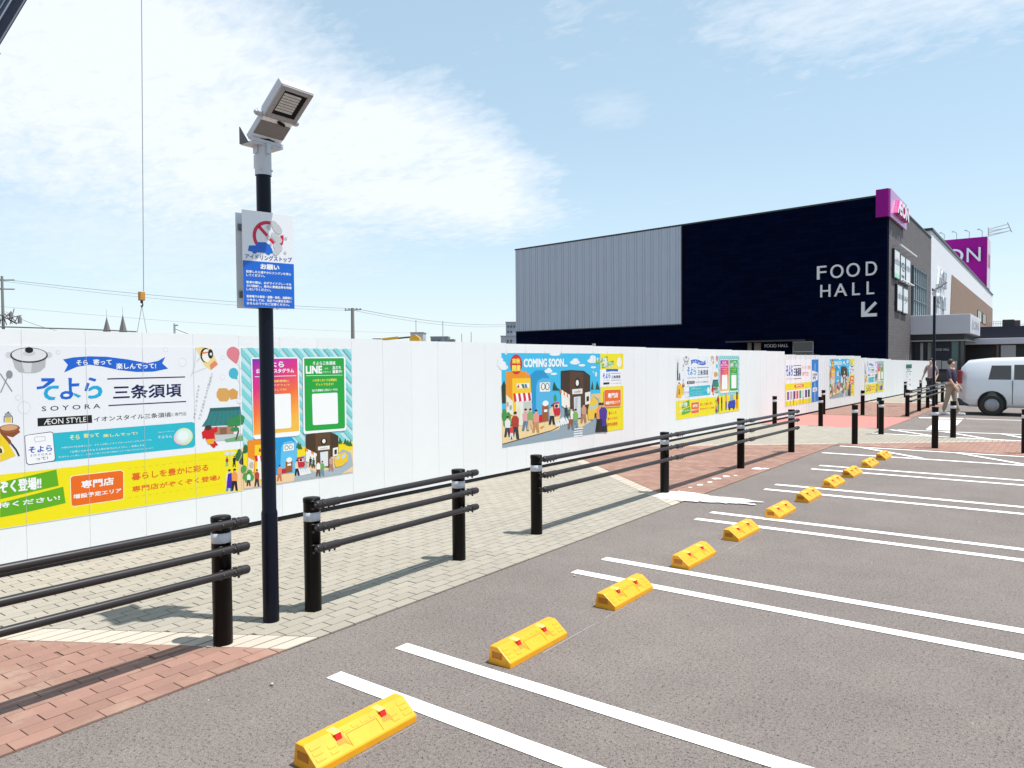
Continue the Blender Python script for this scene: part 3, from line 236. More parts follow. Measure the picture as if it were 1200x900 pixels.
'teal':[('p','#bfe6ea',[(0,.43),(1.47,.43),(1.47,1.91),(0,1.91)]),('p','#7fd3d6',[(0,.75),(.04,.75),(.0,.79)]),('p','#7fd3d6',[(.11,.75),(.18,.75),(.0,.93),(.0,.86)]),('p','#7fd3d6',[(.25,.75),(.32,.75),(.0,1.07),(.0,1.0)]),('p','#7fd3d6',[(.39,.75),(.46,.75),(.0,1.21),(.0,1.14)]),('p','#7fd3d6',[(.53,.75),(.6,.75),(.0,1.35),(.0,1.28)]),('p','#7fd3d6',[(.67,.75),(.74,.75),(.0,1.49),(.0,1.42)]),('p','#7fd3d6',[(.81,.75),(.88,.75),(.0,1.63),(.0,1.56)]),('p','#7fd3d6',[(.95,.75),(1.02,.75),(.0,1.77),(.0,1.7)]),('p','#7fd3d6',[(1.09,.75),(1.16,.75),(.0,1.91),(0,1.91),(.0,1.84)]),('p','#7fd3d6',[(1.23,.75),(1.3,.75),(.14,1.91),(.07,1.91)]),('p','#7fd3d6',[(1.37,.75),(1.44,.75),(.28,1.91),(.21,1.91)]),('p','#7fd3d6',[(1.47,.79),(1.47,.86),(.42,1.91),(.35,1.91)]),('p','#7fd3d6',[(1.47,.93),(1.47,1.0),(.56,1.91),(.49,1.91)]),('p','#7fd3d6',[(1.47,1.07),(1.47,1.14),(.7,1.91),(.63,1.91)]),('p','#7fd3d6',[(1.47,1.21),(1.47,1.28),(.84,1.91),(.77,1.91)]),('p','#7fd3d6',[(1.47,1.35),(1.47,1.42),(.98,1.91),(.91,1.91)]),('p','#7fd3d6',[(1.47,1.49),(1.47,1.56),(1.12,1.91),(1.05,1.91)]),('p','#7fd3d6',[(1.47,1.63),(1.47,1.7),(1.26,1.91),(1.19,1.91)]),('p','#7fd3d6',[(1.47,1.77),(1.47,1.84),(1.4,1.91),(1.33,1.91)]),('p','#f6dc10',[(.0,.43),(1.47,.43),(1.47,.8),(.0,.8)]),('p','#f3cfa0',[(.0,.43),(1.47,.43),(1.47,.7),(1.2,.66),(.9,.7),(.55,.62),(.25,.66),(.0,.66)]),('p','#a9b8c0',[(.62,.43),(1.3,.43),(1.47,.5),(1.44,.66),(1.32,.72),(1.22,.66),(1.2,.52),(.95,.48),(.8,.55),(.82,.7),(.72,.7),(.66,.58)]),('p','#f08c10',[(.055,.933),(.241,.929),(.286,.925),(.277,.501),(.048,.608)]),('p','#fdd322',[(.138,.878),(.285,.873),(.276,.449),(.13,.52)]),('p','#c41c2c',[(.183,.801),(.192,.843),(.224,.807),(.224,.797)]),('p','#f4f1e4',[(.163,.71),(.281,.703),(.277,.501),(.162,.51)]),('p','#d81c3c',[(.132,.765),(.164,.765),(.175,.706),(.143,.699)]),('p','#fff',[(.164,.762),(.197,.762),(.207,.703),(.175,.696)]),('p','#d81c3c',[(.196,.758),(.229,.759),(.24,.699),(.207,.692)]),('p','#fff',[(.229,.755),(.262,.755),(.272,.695),(.239,.689)]),('p','#d81c3c',[(.261,.751),(.294,.752),(.305,.692),(.272,.685)]),('p','#e5e7de',[(.056,.754),(.127,.714),(.117,.586),(.053,.633)]),('e','#c8b8a8',.093,.666,.026,.036),('e','#4f9e46',.023,.559,.034,.038),('e','#4f9e46',.067,.586,.035,.038),('e','#4f9e46',.087,.538,.035,.038),('e','#4f9e46',.004,.639,.034,.039),('e','#4f9e46',.044,.525,.034,.038),('p','#2e3340',[(.136,.522),(.177,.517),(.185,.429),(.165,.431),(.156,.487),(.142,.435),(.122,.437)]),('p','#b8402c',[(.131,.517),(.129,.572),(.145,.59),(.171,.587),(.186,.565),(.182,.511)]),('e','#e8b48c',.158,.599,.011,.013),('e','#2a2020',.158,.608,.013,.009),('p','#335',[(.042,.522),(.074,.518),(.08,.45),(.064,.452),(.058,.495),(.047,.454),(.031,.456)]),('p','#dfe',[(.038,.519),(.037,.561),(.049,.575),(.069,.572),(.08,.555),(.078,.513)]),('e','#e8b48c',.059,.582,.009,.01),('e','#2a2020',.06,.589,.01,.007),('p','#1e9bdb',[(.399,.935),(.531,.944),(.61,.917),(.672,.844),(.666,.519),(.391,.526)]),('p','#62c0ea',[(.467,.83),(.499,.873),(.593,.885),(.664,.851),(.666,.519),(.442,.526)]),('p','#f2f2ee',[(.493,.847),(.629,.851),(.628,.778),(.492,.774)]),('e','#223',.532,.813,.025,.024),('e','#f2f2ee',.532,.812,.019,.018),('e','#223',.587,.814,.025,.024),('e','#f2f2ee',.587,.814,.019,.019),('p','#9b5a20',[(.516,.658),(.608,.661),(.605,.533),(.514,.531)]),('e','#f4f4f0',.564,.672,.037,.029),('p','#fff',[(.541,.631),(.588,.631),(.588,.609),(.54,.609)]),('p','#c41c2c',[(.465,.583),(.521,.587),(.52,.53),(.464,.53)]),('p','#c87850',[(.418,.539),(.458,.534),(.466,.45),(.446,.453),(.437,.506),(.423,.456),(.403,.458)]),('p','#e08a70',[(.412,.535),(.411,.587),(.426,.604),(.451,.601),(.466,.58),(.462,.528)]),('e','#e8b48c',.44,.613,.011,.013),('e','#2a2020',.44,.621,.013,.009),('p','#15161c',[(.646,.572),(.688,.567),(.697,.481),(.676,.483),(.666,.538),(.652,.486),(.631,.489)]),('p','#e8d4b8',[(.641,.567),(.639,.62),(.655,.638),(.681,.635),(.697,.614),(.693,.561)]),('e','#e8b48c',.668,.647,.011,.012),('e','#2a2020',.669,.656,.014,.009),('p','#c81e2e',[(.669,.688),(.758,.688),(.773,.595),(.756,.573),(.683,.574)]),('p','#e9dede',[(.69,.668),(.753,.67),(.757,.633),(.692,.635)]),('e','#222',.718,.654,.02,.015),('p','#f4f4f4',[(.683,.557),(.705,.555),(.738,.482),(.71,.478)]),('p','#f4f4f4',[(.712,.557),(.735,.554),(.768,.484),(.74,.479)]),('p','#f4f4f4',[(.741,.556),(.764,.553),(.797,.486),(.769,.481)]),('p','#f4f4f4',[(.771,.555),(.794,.552),(.827,.488),(.799,.483)]),('p','#f4f4f4',[(.8,.554),(.823,.552),(.857,.49),(.829,.485)]),('p','#46301c',[(.791,.932),(.921,.943),(1.136,.935),(1.25,.883),(1.25,.662),(1.14,.645),(1.137,.517),(.923,.564),(.925,.709),(.788,.778)]),('p','#5f4226',[(.921,.94),(1.136,.933),(1.129,.53),(.923,.564)]),('e','#0d0d0d',1.04,.835,.044,.041),('e','#f2f0e8',1.04,.838,.024,.025),('p','#efeee8',[(.956,.781),(1.121,.78),(1.12,.737),(.955,.74)]),('t','#555','cafe',.986,.751,1.089,.763,0),('p','#dfe6ea',[(.985,.714),(1.097,.716),(1.094,.544),(.99,.542)]),('p','#f0eee6',[(.788,.762),(.925,.695),(.923,.571),(.785,.634)]),('p','#f0873a',[(.777,.786),(.816,.766),(.815,.734),(.781,.754)]),('p','#fff',[(.816,.766),(.856,.745),(.855,.714),(.82,.734)]),('p','#f0873a',[(.856,.745),(.895,.725),(.895,.693),(.86,.713)]),('p','#fff',[(.895,.725),(.935,.704),(.935,.672),(.9,.693)]),('p','#f0eee6',[(1.168,.744),(1.244,.751),(1.243,.651),(1.166,.645)]),('p','#222',[(1.19,.722),(1.226,.724),(1.225,.671),(1.189,.668)]),('p','#455',[(.835,.62),(.861,.617),(.867,.563),(.854,.565),(.848,.599),(.839,.566),(.825,.568)]),('p','#234',[(.831,.617),(.83,.65),(.841,.661),(.857,.659),(.867,.646),(.865,.613)]),('e','#e8b48c',.849,.667,.007,.008),('e','#2a2020',.849,.673,.008,.006),('p','#333',[(.876,.601),(.903,.598),(.909,.544),(.895,.546),(.889,.58),(.88,.548),(.867,.549)]),('p','#264',[(.873,.598),(.872,.632),(.882,.643),(.899,.641),(.909,.628),(.906,.595)]),('e','#e8b48c',.89,.649,.007,.008),('e','#2a2020',.891,.655,.009,.006),('p','#6b4a34',[(.934,.527),(.977,.522),(.986,.437),(.965,.44),(.955,.494),(.941,.443),(.92,.446)]),('p','#f2f2ee',[(.929,.523),(.927,.575),(.944,.593),(.97,.59),(.986,.569),(.982,.516)]),('e','#e8b48c',.957,.601,.011,.013),('e','#2a2020',.958,.61,.014,.009),('p','#6c94a8',[(.99,.524),(1.031,.52),(1.04,.437),(1.019,.44),(1.01,.492),(.996,.443),(.975,.446)]),('p','#6cae5c',[(.985,.52),(.983,.571),(.999,.587),(1.024,.584),(1.04,.564),(1.036,.514)]),('e','#e8b48c',1.012,.596,.011,.012),('e','#2a2020',1.012,.605,.013,.009),('p','#b08068',[(1.12,.569),(1.164,.564),(1.173,.478),(1.151,.48),(1.141,.535),(1.126,.483),(1.104,.486)]),('p','#caa08a',[(1.114,.564),(1.112,.618),(1.129,.635),(1.157,.632),(1.173,.611),(1.169,.558)]),('e','#e8b48c',1.143,.645,.012,.013),('e','#2a2020',1.143,.653,.014,.009),('p','#f2c636',[(1.192,.625),(1.246,.669),(1.346,.681),(1.395,.639),(1.38,.561),(1.298,.52),(1.208,.516),(1.187,.561)]),('p','#bcdbe4',[(1.219,.629),(1.264,.66),(1.272,.616),(1.224,.6)]),('p','#bcdbe4',[(1.296,.643),(1.355,.665),(1.35,.615),(1.303,.606)]),('p','#2d6a35',[(1.321,.774),(1.358,.846),(1.394,.77)]),('p','#2d6a35',[(1.357,.756),(1.395,.828),(1.43,.752)]),('p','#2d6a35',[(1.393,.745),(1.431,.817),(1.467,.741)]),('p','#2d6a35',[(.655,.795),(.689,.863),(.72,.792)]),('p','#2d6a35',[(.679,.779),(.713,.847),(.744,.776)]),('p','#2d6a35',[(1.24,.789),(1.277,.86),(1.312,.785)]),('p','#ffffff',[(.111,1.786),(.125,1.806),(.689,1.81),(.711,1.79),(.714,.946),(.685,.931),(.153,.937),(.122,.955)]),('g','#c8248c',[(.126,1.791),(.694,1.796),(.704,.984),(.128,.984)]),('t','#ffffff','そよら',.251,1.7,.516,1.761,.03),('t','#ffffff','公式インスタグラム',.17,1.638,.646,1.683,.03),('l','#ffffff',.006,[(.152,1.602),(.673,1.603)]),('t','#fbe34a','お店の最新情報に',.248,1.536,.578,1.562,.02),('t','#fbe34a','インスタグラムで',.247,1.495,.587,1.515,.02),('t','#fbe34a','アクセスしてね!',.259,1.444,.544,1.467,.02),('p','#fafafa',[(.232,1.397),(.245,1.406),(.589,1.408),(.599,1.394),(.6,1.038),(.586,1.025),(.237,1.028),(.227,1.041)]),('p','#ffffff',[(.762,1.789),(.781,1.81),(1.352,1.814),(1.374,1.794),(1.375,.981),(1.361,.937),(.772,.943),(.758,.966)]),('p','#17a53c',[(.783,1.789),(.791,1.795),(1.339,1.798),(1.351,1.788),(1.353,.995),(1.342,.964),(.796,.973),(.781,.988)]),('t','#ffffff','そよら三条須頃',.901,1.72,1.221,1.761,.02),('t','#ffffff','LINE',.808,1.627,1.026,1.706,.05),('t','#ffffff','公式',1.065,1.669,1.117,1.688,.01),('t','#ffffff','アカウント',1.04,1.627,1.157,1.65,.01),('t','#ffffff','友だち',1.179,1.667,1.302,1.706,.02),('t','#ffffff','募集中!',1.178,1.62,1.317,1.66,.02),('l','#ffffff',.005,[(.808,1.6),(1.325,1.597)]),('t','#fbe34a','いち早くおトクな情報を',.897,1.528,1.239,1.559,.02),('t','#fbe34a','ゲットできます!',.938,1.48,1.191,1.51,.02),('t','#ffffff','友だち登録は二次元コードから',.886,1.416,1.249,1.443,.02),('p','#fafafa',[(.883,1.382),(.895,1.392),(1.236,1.393),(1.248,1.38),(1.251,1.04),(1.239,1.028),(.899,1.034),(.888,1.047)])],
'crowd':[('p','#bfe6ea',[(0,.43),(1.47,.43),(1.47,1.91),(0,1.91)]),('p','#7fd3d6',[(0,.75),(.04,.75),(.0,.79)]),('p','#7fd3d6',[(.11,.75),(.18,.75),(.0,.93),(.0,.86)]),('p','#7fd3d6',[(.25,.75),(.32,.75),(.0,1.07),(.0,1.0)]),('p','#7fd3d6',[(.39,.75),(.46,.75),(.0,1.21),(.0,1.14)]),('p','#7fd3d6',[(.53,.75),(.6,.75),(.0,1.35),(.0,1.28)]),('p','#7fd3d6',[(.67,.75),(.74,.75),(.0,1.49),(.0,1.42)]),('p','#7fd3d6',[(.81,.75),(.88,.75),(.0,1.63),(.0,1.56)]),('p','#7fd3d6',[(.95,.75),(1.02,.75),(.0,1.77),(.0,1.7)]),('p','#7fd3d6',[(1.09,.75),(1.16,.75),(.0,1.91),(0,1.91),(.0,1.84)]),('p','#7fd3d6',[(1.23,.75),(1.3,.75),(.14,1.91),(.07,1.91)]),('p','#7fd3d6',[(1.37,.75),(1.44,.75),(.28,1.91),(.21,1.91)]),('p','#7fd3d6',[(1.47,.79),(1.47,.86),(.42,1.91),(.35,1.91)]),('p','#7fd3d6',[(1.47,.93),(1.47,1.0),(.56,1.91),(.49,1.91)]),('p','#7fd3d6',[(1.47,1.07),(1.47,1.14),(.7,1.91),(.63,1.91)]),('p','#7fd3d6',[(1.47,1.21),(1.47,1.28),(.84,1.91),(.77,1.91)]),('p','#7fd3d6',[(1.47,1.35),(1.47,1.42),(.98,1.91),(.91,1.91)]),('p','#7fd3d6',[(1.47,1.49),(1.47,1.56),(1.12,1.91),(1.05,1.91)]),('p','#7fd3d6',[(1.47,1.63),(1.47,1.7),(1.26,1.91),(1.19,1.91)]),('p','#7fd3d6',[(1.47,1.77),(1.47,1.84),(1.4,1.91),(1.33,1.91)]),('p','#f5e400',[(0,.415),(1.47,.415),(1.47,.86),(0,.86)]),('p','#4c8f4c',[(-.054,.45),(-.0108,.45),(.0,.585),(.0162,.45),(.054,.45),(.0378,.675),(-.0378,.675)]),('p','#a02020',[(-.054,.657),(.054,.657),(.0432,.8280000000000001),(-.0432,.8280000000000001)]),('e','#d8a078',.0,.864,.03,.034),('p','#303030',[(.1696,.47),(.20992,.47),(.22,.596),(.23512,.47),(.2704,.47),(.25528,.6799999999999999),(.18472,.6799999999999999)]),('p','#202020',[(.1696,.6632),(.2704,.6632),(.26032,.8228),(.17968,.8228)]),('e','#d8a078',.22,.856,.028,.032),('p','#3c2ea8',[(.4576,.47),(.50752,.47),(.52,.626),(.53872,.47),(.5824,.47),(.56368,.73),(.47632,.73)]),('p','#e8a060',[(.4576,.7092),(.5824,.7092),(.56992,.9068),(.47008,.9068)]),('e','#d8a078',.52,.948,.034,.039),('p','#1c3fb0',[(.66,.5),(1.16,.5),(1.2,.62),(1.16,.72),(.7,.7),(.64,.6)]),('p','#9fb6c8',[(.76,.7),(1.08,.72),(1.04,.86),(.8,.86)]),('e','#222',.76,.5,.06,.05),('e','#222',1.06,.5,.06,.05),('p','#e06a20',[(1.234,.47),(1.2868,.47),(1.3,.635),(1.3198,.47),(1.366,.47),(1.3462,.745),(1.2538,.745)]),('p','#7a1c20',[(1.234,.7230000000000001),(1.366,.7230000000000001),(1.3528,.9319999999999999),(1.2472,.9319999999999999)]),('e','#d8a078',1.3,.976,.036,.041),('p','#ffffff',[(.111,1.786),(.125,1.806),(.689,1.81),(.711,1.79),(.714,.946),(.685,.931),(.153,.937),(.122,.955)]),('g','#c8248c',[(.126,1.791),(.694,1.796),(.704,.984),(.128,.984)]),('t','#ffffff','そよら',.251,1.7,.516,1.761,.03),('t','#ffffff','公式インスタグラム',.17,1.638,.646,1.683,.03),('l','#ffffff',.006,[(.152,1.602),(.673,1.603)]),('t','#fbe34a','お店の最新情報に',.248,1.536,.578,1.562,.02),('t','#fbe34a','インスタグラムで',.247,1.495,.587,1.515,.02),('t','#fbe34a','アクセスしてね!',.259,1.444,.544,1.467,.02),('p','#fafafa',[(.232,1.397),(.245,1.406),(.589,1.408),(.599,1.394),(.6,1.038),(.586,1.025),(.237,1.028),(.227,1.041)]),('p','#ffffff',[(.762,1.789),(.781,1.81),(1.352,1.814),(1.374,1.794),(1.375,.981),(1.361,.937),(.772,.943),(.758,.966)]),('p','#17a53c',[(.783,1.789),(.791,1.795),(1.339,1.798),(1.351,1.788),(1.353,.995),(1.342,.964),(.796,.973),(.781,.988)]),('t','#ffffff','そよら三条須頃',.901,1.72,1.221,1.761,.02),('t','#ffffff','LINE',.808,1.627,1.026,1.706,.05),('t','#ffffff','公式',1.065,1.669,1.117,1.688,.01),('t','#ffffff','アカウント',1.04,1.627,1.157,1.65,.01),('t','#ffffff','友だち',1.179,1.667,1.302,1.706,.02),('t','#ffffff','募集中!',1.178,1.62,1.317,1.66,.02),('l','#ffffff',.005,[(.808,1.6),(1.325,1.597)]),('t','#fbe34a','いち早くおトクな情報を',.897,1.528,1.239,1.559,.02),('t','#fbe34a','ゲットできます!',.938,1.48,1.191,1.51,.02),('t','#ffffff','友だち登録は二次元コードから',.886,1.416,1.249,1.443,.02),('p','#fafafa',[(.883,1.382),(.895,1.392),(1.236,1.393),(1.248,1.38),(1.251,1.04),(1.239,1.028),(.899,1.034),(.888,1.047)])],
